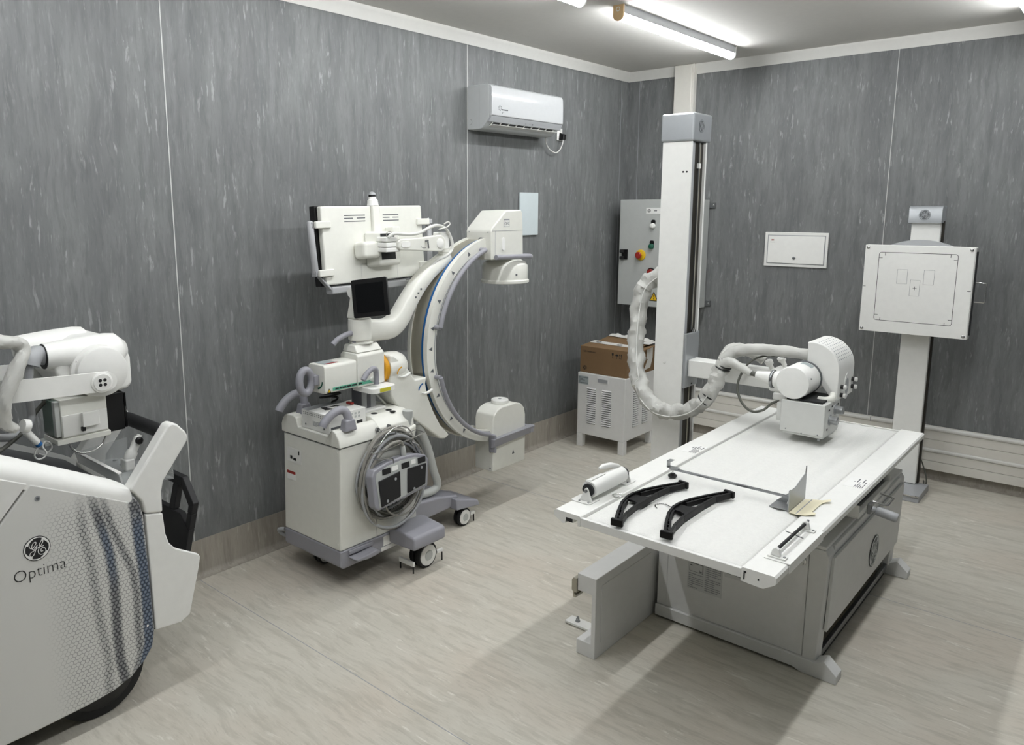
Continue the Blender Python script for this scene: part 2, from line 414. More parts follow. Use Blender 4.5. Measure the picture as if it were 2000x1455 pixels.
# ================================================================ THINGS ON THE WALLS
def air_conditioner():
    t = thing('air_conditioner', 'white split air conditioner unit high on the left wall', 'air conditioner', (0.001, -1.585, 2.27))
    y0, y1 = -1.97, -1.205
    side = [(.001, 2.270), (.001, 2.53), (.03, 2.536), (.165, 2.534), (.178, 2.528), (.178, 2.335), (.168, 2.318), (.136, 2.288), (.122, 2.274), (.10, 2.268)]
    MB().prism(side, 'y', y0, y1).obj('body', 'shell_grey', t, bev=.004)
    fr = [(.1785, 2.530), (.190, 2.524), (.198, 2.508), (.201, 2.45), (.201, 2.37), (.200, 2.350), (.195, 2.344), (.1785, 2.344)]
    p = MB().prism(fr, 'y', y0+.0015, y1-.0015).obj('front_panel', 'gloss_white', t, bev=.006, seg=3)
    lo = [(.1785, 2.3432), (.1955, 2.3432), (.190, 2.330), (.178, 2.309), (.1685, 2.309), (.1685, 2.3165), (.1785, 2.333)]
    MB().prism(lo, 'y', y0+.003, y1-.003).obj('lower_band', 'grey_mid', t, bev=.001)  # shade of the downward-facing band put into its darker grey
    # air outlet with swing vanes and flap
    MB().hexa([(.1675, y0+.045, 2.3172), (.137, y0+.045, 2.2885), (.137, y1-.06, 2.2885), (.1675, y1-.06, 2.3172)],
              [(.1690, y0+.045, 2.3160), (.1385, y0+.045, 2.2870), (.1385, y1-.06, 2.2870), (.1690, y1-.06, 2.3160)]).obj('air_outlet', 'black', t, sm=0)
    n = 9
    for i in range(n):
        y = y0+.05+(y1-.06-y0-.055)*i/(n-1)
        MB().hexa([(.166, y-.005, 2.3125), (.142, y-.005, 2.290), (.142, y+.005, 2.290), (.166, y+.005, 2.3125)],
                  [(.1685, y-.005, 2.3085), (.1455, y-.005, 2.287), (.1455, y+.005, 2.287), (.1685, y+.005, 2.3085)]).obj('vane', 'white2', t, sm=0)
    fl = [(.184, 2.2945), (.184, 2.2922), (.143, 2.2842), (.143, 2.2865)]
    MB().prism(fl, 'y', y0+.035, y1-.045).obj('flap', 'white', t, bev=.001)
    F = FX(.2012, y0, 2.27)
    b = MB(); c = (.078, .123)
    for k in range(6):
        a = 60*k+12
        b.ribbon([(c[0]+.0115*math.cos(math.radians(a+q)), c[1]+.0145*math.sin(math.radians(a+q))) for q in (0, 15, 32, 48)], [.0009, .0018, .0024, .0008], F, .0006)
    b.obj('sun_mark', 'ink', p, sm=0, open_=True)
    lines(F, .097, .111, .157, .119, 1, p, 'ink', 'printed_name', 5, .8)
    b = MB(); b.ribbon([(q.x, q.y) for q in catmull([(.096, .099, 0), (.101, .096, 0), (.104, .101, 0), (.101, .088, 0), (.108, .103, 0), (.112, .098, 0), (.119, .101, 0)], 4)], .0008, F, .0006); b.obj('script_mark', 'ink_soft', p, sm=0, open_=True)
    G = FX(.1912, y0, 2.27)
    E = frame((.1848, y0, 2.3205), (0, 1, 0), (.5, 0, .866))
    for k, (yy, m) in enumerate(((.36, 'ink_pale'), (.405, 'ink_pale'), (.43, 'ink'))): MB().rect(E, yy, -.003, yy+.012, .003, .0, .0012).obj('indicator', m, p, sm=0)
    S = FY(0, y0, 2.27)
    b = MB(); b.ribbon(arcpts(.022, .045, .017, -110, 90, 12), .0008, S, .0006); b.obj('pipe_knockout', 'ink_soft', t, sm=0, open_=True)
    MB().box(.0985, y0-.0006, 2.276, .0995, y0+.002, 2.533).obj('side_seam', 'ink_pale', t, sm=0)
air_conditioner()

def socket():
    s = thing('wall_socket', 'white power socket beside the air conditioner', 'socket', (.001, -.965, 2.31))
    MB().box(.001, -1.0, 2.266, .009, -.935, 2.352).obj('face_plate', 'white', s, bev=.003)
    MB().box(.0092, -.962, 2.325, .0125, -.948, 2.345).obj('switch', 'white2', s, bev=.001)
    p = thing('power_plug', 'black plug with white cord in the wall socket', 'plug', (.009, -.955, 2.30))
    MB().hexa([(.0095, -.983, 2.268), (.0095, -.933, 2.268), (.0095, -.928, 2.318), (.0095, -.976, 2.322)],
              [(.046, -.975, 2.272), (.046, -.94, 2.272), (.046, -.936, 2.306), (.046, -.97, 2.310)]).obj('plug_body', 'black', p, bev=.005)
    pts = [(.03, -.957, 2.272), (.034, -.968, 2.245), (.035, -.995, 2.205), (.035, -1.04, 2.176), (.035, -1.085, 2.178), (.033, -1.13, 2.196), (.035, -1.17, 2.23), (.05, -1.20, 2.262), (.07, -1.215, 2.277)]
    MB().tube(catmull(pts, 6), .0042, 8).obj('cord', 'cable_white', p, sm=80)
socket()
o = thing('blank_plate', 'pale blue-grey blank cover plate on the wall below the air conditioner', 'cover plate', (.001, -1.333, 1.59))
MB().box(.001, -1.438, 1.592, .016, -1.228, 1.889).obj('plate', 'pale_blue', o, bev=.003)
MB().box(.0162, -1.432, 1.598, .0175, -1.234, 1.883).obj('cover', 'pale_blue', o, bev=.001)

def control_cabinet():
    t = thing('control_cabinet', 'grey steel electrical control cabinet with push buttons on the back wall', 'cabinet', (.43, -.001, 1.01))
    MB().box(.110, -.228, 1.014, .746, -.012, 1.843).obj('housing', 'cabinet_grey', t, bev=.004)
    d = MB().box(.106, -.25, 1.010, .750, -.2285, 1.847).obj('door', 'cabinet_grey', t, bev=.004)
    for z in (1.80, 1.045):
        for x in (.746,):
            b = MB().box(x+.0005, -.012, z-.022, x+.045, -.0015, z+.022).obj('mounting_bracket', 'steel', t, bev=.002)
            screw((x+.03, -.012, z), '-y', .007, b, 'chrome')
    F = FY(.106, -.25, 1.01)
    n = MB().rect(F, .232, .728, .40, .772, 0, .0012).obj('name_plate', 'label', d, sm=0)
    emblem(FY(.106+.258, -.2513, 1.01+.75), .014, n)
    lines(FY(.106, -.2512, 1.01), .30, .745, .345, .755, 1, n, 'ink_soft', seed=3, th=.7)
    def lamp(u, v, m, nm):
        p = MB().plate(rrect(u-.018, v-.022, u+.018, v+.042, .012), F, 0, .004).obj(nm+'_plate', 'black', d, sm=30)
        MB().lathe((.106+u, -.254, 1.01+v-.004), Vector((0, -1, 0)), [(.021, 0), (.021, .006), (.018, .008), (.018, .022), (.012, .026)], 20).obj(nm, m, p)
    lamp(.297, .639, 'white', 'indicator_lamp'); lamp(.291, .480, 'green', 'start_button')
    e = MB().lathe((.305, -.25, 1.415), Vector((0, -1, 0)), [(.042, 0), (.042, .010), (.036, .014)], 26).obj('stop_collar', 'yellow', d)
    MB().lathe((.305, -.264, 1.415), Vector((0, -1, 0)), [(.014, 0), (.014, .018), (.026, .022), (.027, .032), (.02, .038)], 22).obj('emergency_stop', 'red', e)
    s = MB().rect(F, .03, .365, .082, .445, 0, .008).obj('handle_plate', 'black', d, bev=.002)
    for z in (.365, .418): MB().box(.106+.026, -.288, 1.01+z, .106+.058, -.2585, 1.01+z+.026).obj('lock_grip', 'black_soft', s, bev=.004)
    k = MB().lathe((.4, -.25, 1.285), Vector((0, -1, 0)), [(.034, 0), (.034, .008), (.028, .012)], 24).obj('isolator_plate', 'black_soft', d)
    MB().lathe((.4, -.2625, 1.285), Vector((0, -1, 0)), [(.024, 0), (.024, .012), (.02, .016)], 22).obj('isolator_knob', 'red', k)
    w = MB().plate([(.286, .048), (.364, .048), (.325, .125)], F, 0, .001).obj('warning_triangle', 'ink', d, sm=0)
    MB().plate([(.296, .054), (.354, .054), (.325, .111)], F, .0011, .0016).obj('triangle_field', 'yellow', w, sm=0)
    b = MB(); b.ribbon([(.327, .098), (.321, .082), (.329, .08), (.324, .062)], .0028, F, .002); b.obj('bolt_symbol', 'ink', w, sm=0, open_=True)
control_cabinet()

def distribution_box():
    t = thing('distribution_box', 'white flush distribution box with a keyhole on the back wall', 'electrical box', (1.405, -.001, 1.36))
    MB().box(1.186, -.012, 1.36, 1.626, -.001, 1.607).obj('frame', 'white2', t, bev=.003)
    d = MB().box(1.212, -.017, 1.385, 1.603, -.0122, 1.581).obj('door', 'white', t, bev=.002)
    MB().box(1.206, -.0128, 1.379, 1.609, -.0121, 1.587).obj('door_gap', 'ink_pale', t, sm=0)
    MB().lathe((1.402, -.017, 1.424), Vector((0, -1, 0)), [(.011, 0), (.011, .003), (.006, .005)], 18).obj('lock', 'steel', d)
    F = FY(1.212, -.017, 1.385)
    b = MB()
    for k in range(8):
        a = math.radians(45*k); b.ribbon([(.032+.002*math.cos(a), .166+.002*math.sin(a)), (.032+.013*math.cos(a), .166+.007*math.sin(a))], [.0022, .0006], F, .0006)
    b.obj('maker_mark', 'red', d, sm=0, open_=True)
    lines(F, .016, .148, .05, .153, 1, d, 'ink_pale', seed=8, th=.7)
distribution_box()

def generator():
    t = thing('generator_cabinet', 'white louvred generator cabinet on four legs in the corner', 'cabinet', (.403, -.725, 0))
    x0, x1, y0, y1, z0, z1 = .201, .605, -.95, -.50, .1, .57
    MB().box(x0, y0, z0, x1, y1, z1).obj('body', 'powder', t, bev=.004)
    for x in (x0, x1-.048):
        for y in (y0, y1-.048): MB().box(x, y, 0, x+.048, y+.048, z0-.0005).obj('leg', 'powder', t, bev=.003)
    def slot(fn):
        return fn
    pr = lambda z: [(-.0012, z), (-.011, z-.0075), (-.010, z-.0095), (-.0012, z-.0080)]
    for a, b in ((.286, .362), (.416, .494)):
        MB().box(a+.002, y0-.001, .466-17*.0163, b-.002, y0-.0002, .465).obj('louvre_shade', 'ink_soft', t, sm=0)  # dark sheet standing in for the shade beneath the blades
        for i in range(17):
            z = .466-i*.0163
            MB().prism([(y0+p, q) for p, q in pr(z)], 'x', a, b).obj('louvre', 'powder', t, sm=0)
    for a, b in ((-.83, -.752), (-.693, -.615)):
        MB().box(x1+.0002, a+.002, .466-17*.0163, x1+.001, b-.002, .465).obj('louvre_shade', 'ink_soft', t, sm=0)  # same painted shade behind the blades of the side face
        for i in range(17):
            z = .466-i*.0163
            MB().prism([(x1-p, q) for p, q in pr(z)], 'y', a, b).obj('louvre', 'powder', t, sm=0)
    h = MB().box(.370, y0-.004, .512, .466, y0-.0002, .556).obj('pull_frame', 'powder', t, bev=.002)
    MB().box(.377, y0-.0048, .517, .459, y0-.0042, .543).obj('pull_recess', 'ink_pale', h, sm=0)
    p = MB().rect(FY(.206, y0, .484), 0, 0, .088, .062, 0, .001).obj('rating_plate', 'label_grey', t, sm=0)
    lines(FY(.206, y0-.001, .484), .006, .006, .082, .056, 5, p, 'ink_soft', seed=11)
    screw((.603, -.944, .11), '-y', .004, t)
generator()

def carton():
    t = thing('cardboard_box', 'open brown cardboard box with torn white tape on the generator cabinet', 'box', (.4, -.72, .571))
    x0, x1, y0, y1, z0, z1 = .206, .598, -.93, -.52, .5715, .765
    w = .005
    MB().box(x0, y0, z0, x1, y1, z0+w).obj('bottom', 'cardboard', t, sm=0)
    front = MB().box(x0, y0, z0+w, x1, y0+w, z1).obj('front_wall', 'cardboard', t, sm=0)
    side = MB().box(x1-w, y0+w, z0+w, x1, y1-w, z1).obj('side_wall', 'cardboard', t, sm=0)
    MB().box(x0, y0+w, z0+w, x0+w, y1-w, z1).obj('side_wall', 'cardboard', t, sm=0)
    MB().box(x0, y1-w, z0+w, x1, y1, z1).obj('back_wall', 'cardboard', t, sm=0)
    # flaps: front one closed, back one raised a little
    f1 = MB().hexa([(x0, y0, z1), (x1, y0, z1), (x1-.004, y0+.17, z1+.012), (x0+.004, y0+.17, z1+.016)],
              [(x0, y0, z1+.004), (x1, y0, z1+.004), (x1-.004, y0+.17, z1+.016), (x0+.004, y0+.17, z1+.020)]).obj('flap', 'cardboard', t, sm=0)
    f2 = MB().hexa([(x0+.006, y0+.178, z1+.002), (x1-.006, y0+.178, z1+.002), (x1-.006, y1-.004, z1+.018), (x0+.02, y1-.004, z1+.034)],
              [(x0+.006, y0+.178, z1+.006), (x1-.006, y0+.178, z1+.006), (x1-.006, y1-.004, z1+.022), (x0+.02, y1-.004, z1+.038)]).obj('flap', 'cardboard', t, sm=0)
    MB().hexa([(x1, y0+.10, z1-.004), (x1, y1-.05, z1), (x1+.06, y1-.09, z1+.012), (x1+.055, y0+.15, z1-.004)],
              [(x1, y0+.10, z1), (x1, y1-.05, z1+.004), (x1+.06, y1-.09, z1+.016), (x1+.055, y0+.15, z1)]).obj('flap', 'cardboard', t, sm=0)
    def strip(o, pts, nm='tape'):
        b = MB(); n = len(pts)//2
        A = [b.bm.verts.new(p) for p in pts[:n]]; B = [b.bm.verts.new(p) for p in pts[n:]]
        for i in range(n-1): b.bm.faces.new([A[i], A[i+1], B[i+1], B[i]])
        ob = b.obj(nm, 'tape', o, sm=0, open_=True); sd = ob.modifiers.new('thick', 'SOLIDIFY'); sd.thickness = .0008; sd.offset = 0
        return ob
    s = strip(f1, [(x0+.01, y0+.11, z1+.0168), (x0+.2, y0+.11, z1+.0150), (x1, y0+.11, z1+.0136), (x0+.012, y0+.175, z1+.0225), (x0+.2, y0+.175, z1+.0195), (x1-.002, y0+.175, z1+.0182)])
    emblem(FZ(x0+.07, y0+.14, z1+.0212), .022, s, 'ink_soft', 'tape', 'tape_print')
    emblem(FZ(x0+.25, y0+.14, z1+.0190), .022, s, 'ink_soft', 'tape', 'tape_print')
    n = 14; up = []; dn = []
    for i in range(n):
        u = i/(n-1); x = x0+.02+(x1-x0-.03)*u
        up.append((x, y1-.002+.006*(i % 2), z1+.046-.014*u+.014*random.random()*(i % 3))); dn.append((x, y1-.05, z1+.037-.013*u))
    strip(f2, up+dn, 'torn_tape')
    strip(f2, [(x1-.055, y1-.06, z1+.024), (x1+.045, y1-.03, z1+.034), (x1-.06, y1-.13, z1+.022), (x1+.02, y1-.13, z1+.020)], 'torn_tape')
    strip(side, [(x1+.001, y1-.12, z0+.10), (x1+.001, y1-.03, z0+.10), (x1+.001, y1-.12, z1-.005), (x1+.001, y1-.03, z1-.005)])
    strip(side, [(x1+.001, y1-.16, z0+.02), (x1+.001, y1-.06, z0+.03), (x1+.001, y1-.10, z0+.10), (x1+.001, y1-.03, z0+.10)])
    lb = MB().rect(FX(x1, y0+.10, z0+.03), 0, 0, .12, .14, 0, .001).obj('shipping_label', 'label', side, sm=0)
    MB().rect(FX(x1+.001, y0+.10, z0+.03), .065, .03, .108, .055, 0, .0006).obj('label_field', 'blue', lb, sm=0)
    MB().rect(FX(x1+.001, y0+.10, z0+.03), .065, .058, .108, .085, 0, .0006).obj('label_field', 'label_green', lb, sm=0)
    F = FY(x0, y0, z0)
    text('printed_name', 'GE Healthcare', frame((x0+.026, y0-.0004, z0+.155), (1, 0, 0), (0, 0, 1)), .0175, 'ink', front)
    emblem(FY(x0+.04, y0, z0+.035), .018, front, 'ink', 'cardboard')
    b = MB(); # handling symbols: glass, umbrella, arrows
    b.plate([(.268, .172), (.284, .172), (.282, .158), (.2775, .152), (.2745, .152), (.270, .158)], F, 0, .0008).rect(F, .275, .138, .277, .153).rect(F, .270, .136, .282, .139)
    b.plate(arcpts(.311, .155, .013, 0, 180, 8), F, 0, .0008).rect(F, .310, .137, .312, .156).rect(F, .306, .136, .311, .139)
    for x in (.334, .347): b.rect(F, x-.0012, .143, x+.0012, .172).plate([(x-.005, .160), (x+.005, .160), (x, .172)], F, 0, .0009)
    b.rect(F, .329, .138, .353, .1405).obj('handling_symbols', 'ink', front, sm=0)
carton()

def bucky_stand():
    t = thing('wall_bucky_stand', 'white chest stand with upright image receptor against the back wall', 'x-ray stand', (2.28, -.33, 0))
    b = MB().hexa([(2.165, -.565, 0), (2.423, -.565, 0), (2.423, -.28, 0), (2.165, -.28, 0)], [(2.165, -.555, .042), (2.423, -.555, .042), (2.423, -.29, .046), (2.165, -.29, .046)]).obj('base', 'grey_mid', t, bev=.004)
    MB().box(2.168, -.5645, .034, 2.42, -.5555, .040).obj('base_edge', 'chrome', t, sm=0)
    MB().box(2.200, -.35, .047, 2.358, -.315, 1.70).obj('post', 'white', t, bev=.006)
    MB().box(2.21, -.3148, .047, 2.368, -.285, 1.70).obj('post_channel', 'dark_track', t, bev=.002)
    c = MB().prism([(-.27, 1.687), (-.378, 1.687), (-.378, 1.765), (-.372, 1.781), (-.355, 1.790), (-.27, 1.790)], 'x', 2.185, 2.365).obj('head_cap', 'silver', t, bev=.004)
    emblem(FY(2.272, -.3785, 1.737), .031, c, 'ink_soft', 'silver')
    for x in (2.235, 2.305): screw((x, -.33, 1.79), 'z', .004, c, 'chrome')
    # carriage behind the receptor
    MB().box(2.185, -.42, 1.10, 2.40, -.3505, 1.50).obj('carriage', 'white2', t, bev=.006)
    ar = arcpts(2.28, 1.18, .41, 55, 125, 14)
    MB().prism(ar+[(2.045, 1.42), (2.515, 1.42)], 'y', -.435, -.4205).obj('rear_shield', 'grey_mid', t, sm=30)
    p = MB().box(1.992, -.492, 1.022, 2.572, -.436, 1.555).obj('receptor_housing', 'white2', t, bev=.003)
    f = MB().box(1.992, -.5, 1.022, 2.568, -.4925, 1.555).obj('front_plate', 'white', p, bev=.0015)
    MB().box(2.5725, -.478, 1.045, 2.578, -.452, 1.53).obj('cassette_slot', 'dark', p, sm=0)
    for x in (2.008, 2.552):
        for z in (1.037, 1.540): MB().lathe((x, -.5, z), Vector((0, -1, 0)), [(.009, 0), (.009, .003), (.005, .005)], 16).obj('corner_screw', 'chrome', f)
    F = FY(0, -.5002, 0)
    m = MB(); m.ribbon(rrect(2.072, 1.095, 2.487, 1.512, .014), .0014, F, 0, True)
    for x0, x1, z in ((2.072, 2.092, 1.478), (2.467, 2.487, 1.478), (2.072, 2.092, 1.128), (2.467, 2.487, 1.128), (1.994, 2.010, 1.30), (2.548, 2.566, 1.303)): m.ribbon([(x0, z), (x1, z)], .0014, F)
    for x, z0, z1 in ((2.106, 1.492, 1.512), (2.45, 1.492, 1.512), (2.106, 1.095, 1.112), (2.45, 1.095, 1.112)): m.ribbon([(x, z0), (x, z1)], .0014, F)
    m.ribbon([(2.269, 1.303), (2.290, 1.303)], .0012, F); m.ribbon([(2.2795, 1.292), (2.2795, 1.314)], .0012, F)
    m.obj('centring_marks', 'ink', f, sm=0, open_=True)
    m = MB()
    for a, c0, b1, d in ((2.18, 1.326, 2.235, 1.412), (2.322, 1.328, 2.376, 1.414), (2.254, 1.256, 2.305, 1.352)): m.ribbon([(a, c0), (b1, c0), (b1, d), (a, d)], .0008, F, 0, True)
    m.obj('chamber_outlines', 'ink_soft', f, sm=0, open_=True)
    MB().tube([(2.5785, -.462, 1.352), (2.628, -.462, 1.352), (2.634, -.462, 1.346), (2.634, -.462, 1.246), (2.628, -.462, 1.240), (2.5785, -.462, 1.240)], .004, 8).obj('side_handle', 'chrome', p, sm=60)
    pts = [(2.36, -.27, .20), (2.375, -.25, .15), (2.40, -.27, .09), (2.405, -.28, .04), (2.39, -.24, .006), (2.36, -.1, .006)]
    MB().tube(catmull(pts, 5), .004, 6).obj('cable', 'cable_dark', t, sm=60)
bucky_stand()

# ================================================================ PATIENT TABLE
def table():
    t = thing('patient_table', 'white x-ray patient table with grey pedestal base and pull-out tray', 'table', (2.19, -2.5, 0))
    y0, y1, zt = -3.51, -1.545, .70
    top = MB().box(1.905, y0+.002, .672, 2.48, y1-.002, .684).obj('tabletop', 'white', t, bev=.002)
    MB().box(1.902, y0, .664, 2.484, y0+.014, .694).obj('end_strip', 'white2', top, bev=.002)
    MB().box(1.902, y1-.014, .664, 2.484, y1, .694).obj('end_strip', 'white2', top, bev=.002)
    # side rails: hollow profile, near ends open
    Lp = [(1.79, .676), (1.79, .694), (1.796, .700), (1.896, .700), (1.9015, .697), (1.9015, .6605), (1.891, .6605), (1.891, .682), (1.872, .682), (1.872, .667), (1.838, .667), (1.838, .658), (1.828, .655)]
    MB().prism(Lp, 'y', y0, y1).obj('side_rail', 'white', t, sm=20)
    Rp = [(2.59, .676), (2.59, .694), (2.584, .700), (2.490, .700), (2.4845, .697), (2.4845, .6545), (2.496, .6545), (2.51, .653), (2.553, .651), (2.586, .672)]
    r = MB().prism(Rp, 'y', y0, y1).obj('side_rail', 'white', t, sm=20)
    MB().box(1.841, y0-.0004, .6675, 1.870, y0+.02, .6815).obj('rail_slot', 'dark', t, sm=0)
    F = FY(0, y0-.0002, 0)
    MB().rect(F, 2.4925, .662, 2.4965, .690).rect(F, 2.4965, .684, 2.5005, .690).obj('rail_slot', 'dark', r, sm=0)
    MB().rect(F, 2.536, .672, 2.5405, .678).obj('rail_slot', 'dark', r, sm=0)
    # printed rating stickers on both rails
    for (x, y, s) in ((2.505, -2.56, 3), (1.825, -2.58, 6)):
        st = MB().rect(FZ(x, y, zt), 0, 0, .075, .125, 0, .0008).obj('rail_sticker', 'label', t, sm=0)
        lines(frame((x, y, zt+.0008), (0, 1, 0), (-1, 0, 0)), .005, -.07, .06, -.035, 5, st, 'ink_soft', seed=s)
        lines(frame((x, y, zt+.0008), (0, 1, 0), (-1, 0, 0)), .07, -.07, .118, -.02, 5, st, 'ink_soft', seed=s+1)
    # pedestal
    bx0, bx1, by0, by1, bz = 1.852, 2.542, -2.80, -1.64, .512
    def panel(nm, *a, m='powder', bev=.003, par=t): return MB().box(*a).obj(nm, m, par, bev=bev)
    panel('end_panel', bx0+.02, by0+.002, .062, bx1-.072, by0+.014, bz)
    panel('end_panel', bx0+.02, by1-.014, .062, bx1-.072, by1-.002, bz)
    panel('rear_panel', bx0, by0+.012, .062, bx0+.0195, by1-.012, bz)
    panel('corner_post', bx0-.0, by0, .062, bx0+.045, by0+.0115, bz-.02)
    for ya, yb in ((by0, by0+.075), (by1-.075, by1)):
        MB().prism([(bx1-.071, .052), (bx1-.02, .052), (bx1, bz-.02), (bx1-.012, bz+.001), (bx1-.071, bz+.001)], 'y', ya, yb).obj('front_post', 'powder', t, bev=.005)
    MB().box(bx0+.0005, by0+.0005, bz+.0015, bx1-.012, by1-.0005, bz+.016).obj('pedestal_top', 'powder', t, bev=.004)
    MB().box(bx0+.03, by0+.08, bz+.0165, bx1-.14, by1-.1, .650).obj('float_carriage', 'dark', t, sm=0)
    # front cover
    fr = MB().hexa([(bx1-.068, by0+.0755, .178), (bx1-.010, by0+.0755, .178), (bx1-.010, by1-.0755, .178), (bx1-.068, by1-.0755, .178)],
                   [(bx1-.068, by0+.0755, bz+.001), (bx1-.002, by0+.0755, bz+.001), (bx1-.002, by1-.0755, bz+.001), (bx1-.068, by1-.0755, bz+.001)]).obj('front_cover', 'powder', t, bev=.003)
    MB().hexa([(bx1-.010, by0+.04, .172), (bx1+.002, by0+.04, .172), (bx1+.002, by1-.04, .172), (bx1-.010, by1-.04, .172)],
              [(bx1-.002, by0+.04, bz-.035), (bx1+.010, by0+.04, bz-.035), (bx1+.010, by1-.04, bz-.035), (bx1-.002, by1-.04, bz-.035)]).obj('fascia', 'powder', fr, bev=.002)
    emblem(frame((bx1+.0078, -2.155, .295), (0, 1, 0), (.03, 0, 1)), .072, fr, 'ink_soft', 'silver')
    MB().box(bx1-.30, by0+.0755, .063, bx1-.29, by1-.0755, bz-.01).obj('inner_wall', 'dark', t, sm=0)
    MB().box(bx1-.042, by0+.0755, .036, bx1-.024, by1-.0755, .062).obj('foot_bar', 'steel', t, bev=.003)
    MB().box(bx1-.040, by0+.0755, .006, bx1-.034, by1-.0755, .0355).obj('foot_bar', 'dark', t, sm=0)
    # sill beams with sloping feet
    for ya, yb in ((by0-.012, by0+.055), (by1-.055, by1+.012)):
        MB().prism([(bx0-.002, .012), (bx1-.1, .012), (bx1-.07, 0), (2.604, 0), (2.604, .034), (2.556, .078), (bx1-.018, .0615), (bx0-.002, .0615)], 'y', ya, yb).obj('foot', 'powder', t, bev=.003)
    # pull-out cassette tray
    ty0, ty1, tz, tx = -2.615, -2.14, .597, 2.585
    tr = MB().box(2.30, ty0, tz, tx, ty1, tz+.005).obj('tray', 'white2', t, bev=.001)
    for y in (ty0, ty1-.005): MB().box(2.30, y, tz+.0052, tx, y+.005, tz+.052).obj('tray_wall', 'white2', tr, bev=.001)
    MB().box(tx-.018, ty0+.0055, tz+.0052, tx, ty1-.0055, tz+.022).obj('tray_front', 'white2', tr, bev=.001)
    MB().box(2.32, ty0+.015, tz+.026, tx-.025, ty1-.015, tz+.040).obj('cassette', 'dark', tr, sm=0)
    MB().tube([(tx, -2.42, tz+.014), (tx+.04, -2.42, tz+.008), (tx+.052, -2.408, tz+.006), (tx+.052, -2.312, tz+.006), (tx+.04, -2.30, tz+.008), (tx, -2.30, tz+.014)], .0048, 8).obj('tray_handle', 'chrome', tr, sm=60)
    MB().box(tx+.0005, -2.50, tz-.014, tx+.014, -2.46, tz+.028).obj('grip_bracket', 'steel', tr, bev=.002)
    MB().lathe((tx+.0145, -2.48, tz+.004), (1, .02, -.16), [(.012, 0), (.012, .010), (.010, .014), (.016, .016), (.0185, .024), (.0185, .088), (.016, .093)], 18).obj('lock_grip', 'grey_mid', tr)
    # end panel labels
    E = FY(0, by0+.002, 0)
    lb = MB().rect(E, 1.988, .182, 2.14, .318).obj('warning_label', 'sticker_grey', t, sm=0)
    E2 = FY(0, by0+.0012, 0)
    MB().rect(E2, 1.996, .262, 2.056, .300).obj('label_box', 'ink', lb, sm=0); MB().rect(E2, 1.9975, .2635, 2.0545, .2985, .0008, .0012).obj('label_box_field', 'sticker_grey', lb, sm=0)
    E3 = FY(0, by0-.0001, 0)
    lines(E3, 2.000, .286, 2.025, .293, 1, lb, 'ink', seed=2); lines(E3, 2.04, .266, 2.052, .278, 2, lb, 'ink', seed=4)
    lines(FY(0, by0+.001, 0), 1.994, .186, 2.058, .256, 8, lb, 'ink_pale', seed=5); lines(FY(0, by0+.001, 0), 2.066, .19, 2.134, .312, 14, lb, 'ink_pale', seed=6)
    l2 = MB().rect(E, 2.148, .285, 2.243, .318).obj('rating_label', 'sticker_grey', t, sm=0)
    emblem(FY(2.231, by0+.001, .300), .009, l2); lines(FY(0, by0+.001, 0), 2.152, .30, 2.18, .313, 3, l2, 'ink_soft', seed=9); lines(FY(0, by0+.001, 0), 2.195, .298, 2.22, .314, 3, l2, 'ink_soft', seed=10)
    # catch under the near right corner
    MB().box(2.43, by0-.06, .628, 2.47, by0+.05, .65).obj('rail_bracket', 'grey_mid', t, sm=0)
    c = MB().lathe((2.462, by0-.002, .485), Vector((0, -1, 0)), [(.009, 0), (.009, .012), (.005, .016), (.005, .03)], 14).obj('latch', 'chrome', t)
    MB().tube([(2.462, by0-.03, .485), (2.468, by0-.032, .468), (2.466, by0-.03, .452), (2.458, by0-.03, .450)], .004, 8).obj('latch_lever', 'chrome', t, sm=60)
table()

def foam_sheet():
    nx, ny = 60, 130; x0, x1, y0, y1 = 1.907, 2.478, -3.494, -1.561
    rd = random.Random(3); ph = [(rd.uniform(0, 6), rd.uniform(35, 110), rd.uniform(.0008, .0020)) for _ in range(6)]
    b = MB(); rows = []
    for j in range(ny+1):
        y = y0+(y1-y0)*j/ny; r = []
        for i in range(nx+1):
            x = x0+(x1-x0)*i/nx
            h = .0105
            for k, (p, f, a) in enumerate(ph): h += a*math.sin(f*(x-x0)+p+.9*math.sin(1.1*y+k))
            h += .0022*math.exp(-((y+2.98+.05*x)/.03)**2)+.0010*math.sin(3.2*y+2*x)
            h = max(h, .003); e = min(i, nx-i)/2; h *= min(1, .35+.65*min(1, e)); h *= min(1, .4+.6*min(1, min(j, ny-j)/1.5))
            r.append(b.bm.verts.new((x, y, .6845+max(h, .002))))
        rows.append(r)
    for j in range(ny):
        for i in range(nx): b.bm.faces.new([rows[j][i], rows[j][i+1], rows[j+1][i+1], rows[j+1][i]])
    edge = [rows[0][i] for i in range(nx+1)]+[rows[j][nx] for j in range(1, ny+1)]+[rows[ny][i] for i in range(nx-1, -1, -1)]+[rows[j][0] for j in range(ny-1, 0, -1)]
    low = [b.bm.verts.new((v.co.x, v.co.y, .6844)) for v in edge]; n = len(edge)
    for i in range(n): b.bm.faces.new([edge[i], low[i], low[(i+1) % n], edge[(i+1) % n]])
    tag(b.obj('foam_sheet', 'foam', sm=80), 'thin white packing foam sheet laid along the patient table', 'foam sheet')
foam_sheet()
FT = .7005    # upper side of the foam

